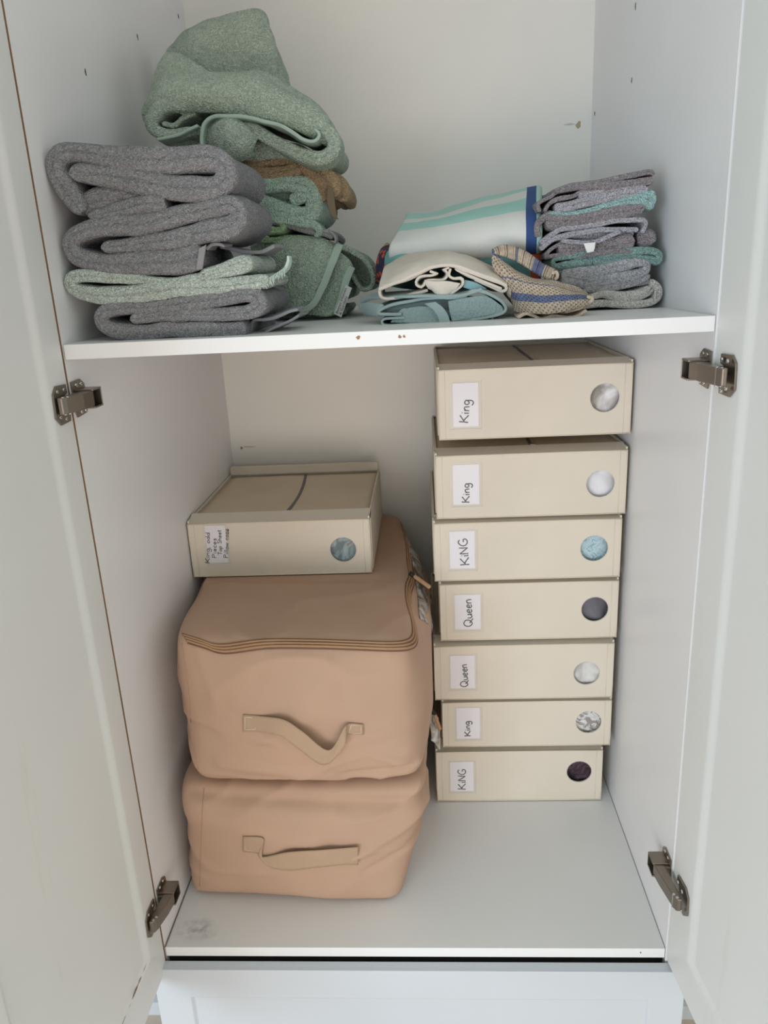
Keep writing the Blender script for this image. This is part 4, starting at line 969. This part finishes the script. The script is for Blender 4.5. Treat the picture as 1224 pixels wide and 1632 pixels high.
a = towel('dish_towel', g, Te, 'teal blue dish towel folded on the shelf below the cream one', 'dish towel')
obj('waffle_panel', join(patch([[(714, 480, YE-.001), (745, 474, YE), (775, 472, YE+.002), (800, 488, YE+.002)], [(716, 496, YE-.002), (745, 492, YE-.002), (775, 490, YE), (802, 494, YE+.002)], [(720, 512, YE-.001), (745, 508, YE), (775, 503, YE), (800, 499, YE+.002)]], .003, .004, .001),
    patch([[(640, 492, YE+.004), (670, 488, YE+.002), (692, 490, YE)], [(630, 502, YE+.004), (670, 502, YE+.002), (698, 503, YE)], [(622, 514, YE+.002), (670, 515, YE), (702, 515, YE)]], .003, .004, .0015)), TeW, a)
obj('hem', patch([[(676, 484, YE-.004), (694, 481, YE-.005)], [(690, 494, YE-.006), (706, 490, YE-.007)], [(698, 506, YE-.006), (714, 502, YE-.007)], [(700, 516, YE-.004), (718, 515, YE-.005)]], .003, .004, .0006), Te, a)

# beige and blue waffle dish cloth
t = NT('beige_waffle_cloth'); t.b.inputs['Roughness'].default_value = .95
sx_ = t.n('ShaderNodeSeparateXYZ'); t.l(t.tc.outputs['UV'], sx_.inputs[0]); v = sx_.outputs[1]; u = sx_.outputs[0]
be = lin('#d0bda8'); bl = lin('#717a9b')
st = t.ramp(v, [(0, bl), (.07, be), (.36, bl), (.385, be), (.62, bl), (.78, be)], 'CONSTANT')
cu = t.math('SINE', t.math('MULTIPLY', u, 125)); cv = t.math('SINE', t.math('MULTIPLY', v, 84)); dd = t.math('MULTIPLY', cu, cv)
f = t.ramp(t.math('ADD', t.math('MULTIPLY', dd, .5), .5), [(.66, (1, 1, 1, 1)), (.86, (.36, .33, .32, 1))])
nb = t.ramp(t.noise(150, 2).outputs['Fac'], [(.4, (.88, .88, .88, 1)), (.6, (1.08, 1.08, 1.1, 1))])
t.l(t.mixc(1.0, t.mixc(1.0, st.outputs[0], f.outputs[0], 'MULTIPLY'), nb.outputs[0], 'MULTIPLY'), t.b.inputs['Base Color'])
t.l(t.bump(t.math('ADD', t.math('MULTIPLY', dd, -.8), t.noise(420, 2).outputs['Fac']), .8, .0022).outputs[0], t.b.inputs['Normal'])
WAF = t.m
uv = []
YF = .10
g1 = patch([
  [(784, 402, .165), (800, 416, .155), (822, 432, .145), (850, 446, .135), (884, 449, .125), (914, 457, .125), (934, 468, .13)],
  [(786, 424, .150), (806, 434, .132), (832, 446, .120), (858, 454, .112), (888, 460, .106), (918, 468, .112), (938, 474, .12)],
  [(806, 452, .145), (820, 462, .120), (842, 470, .105), (868, 474, .098), (898, 474, .094), (924, 474, .100), (941, 477, .11)],
  [(816, 474, .135), (828, 482, .112), (848, 488, .096), (872, 491, .088), (898, 488, .088), (922, 483, .094), (942, 481, .105)],
  [(820, 496, .130), (834, 499, .112), (850, 500, .096), (874, 501, .088), (898, 497, .088), (920, 491, .095), (938, 487, .105)]], .006, .003, .0014, 30, 4, uv)
g2 = patch([
  [(790, 408, .185), (808, 404, .19), (832, 414, .185), (856, 428, .175), (878, 440, .165), (890, 444, .16)],
  [(784, 400, .172), (800, 394, .176), (822, 397, .174), (848, 411, .168), (872, 427, .158), (887, 436, .152)],
  [(786, 404, .160), (806, 408, .162), (826, 418, .160), (848, 432, .152), (868, 443, .144), (882, 446, .140)]], .006, .003, .0014, 30, 6, uv)
uv[1][:, 1] = uv[1][:, 0]*.9+.05
g3 = fold([(880, 436, 5), (887, 433, 5), (889, 441, 5), (884, 446, 5)], .14, .04, seed=60, ds=.003)
g4 = fold([(900, 497, 6), (925, 490, 6), (942, 482, 6), (946, 476, 6), (936, 472, 5)], .098, .05, seed=61, ds=.003)
g5 = fold([(826, 508, 5), (838, 502, 5), (850, 506, 5), (862, 510, 5), (880, 506, 5), (895, 508, 5), (918, 504, 5), (935, 494, 5)], .098, .05, seed=62, wob=.002, ds=.003)
core = fold([(815, 450, 30), (850, 475, 40), (890, 480, 34), (920, 482, 18)], .125, .09, seed=63)
kk = [np.tile([.5, .9], (len(q[0]), 1)) for q in (g3, g4, g5, core)]
towel('dish_cloth', join(g1, g2, g3, g4, g5, core), WAF, 'beige waffle-weave cloth with blue stripes slumped beside the cream dish towel', 'dish cloth', uv=np.vstack([uv[0], uv[1]]+kk))
for im in [o for o in bpy.data.objects if 'origin_world' in o.keys()]: del im['origin_world']
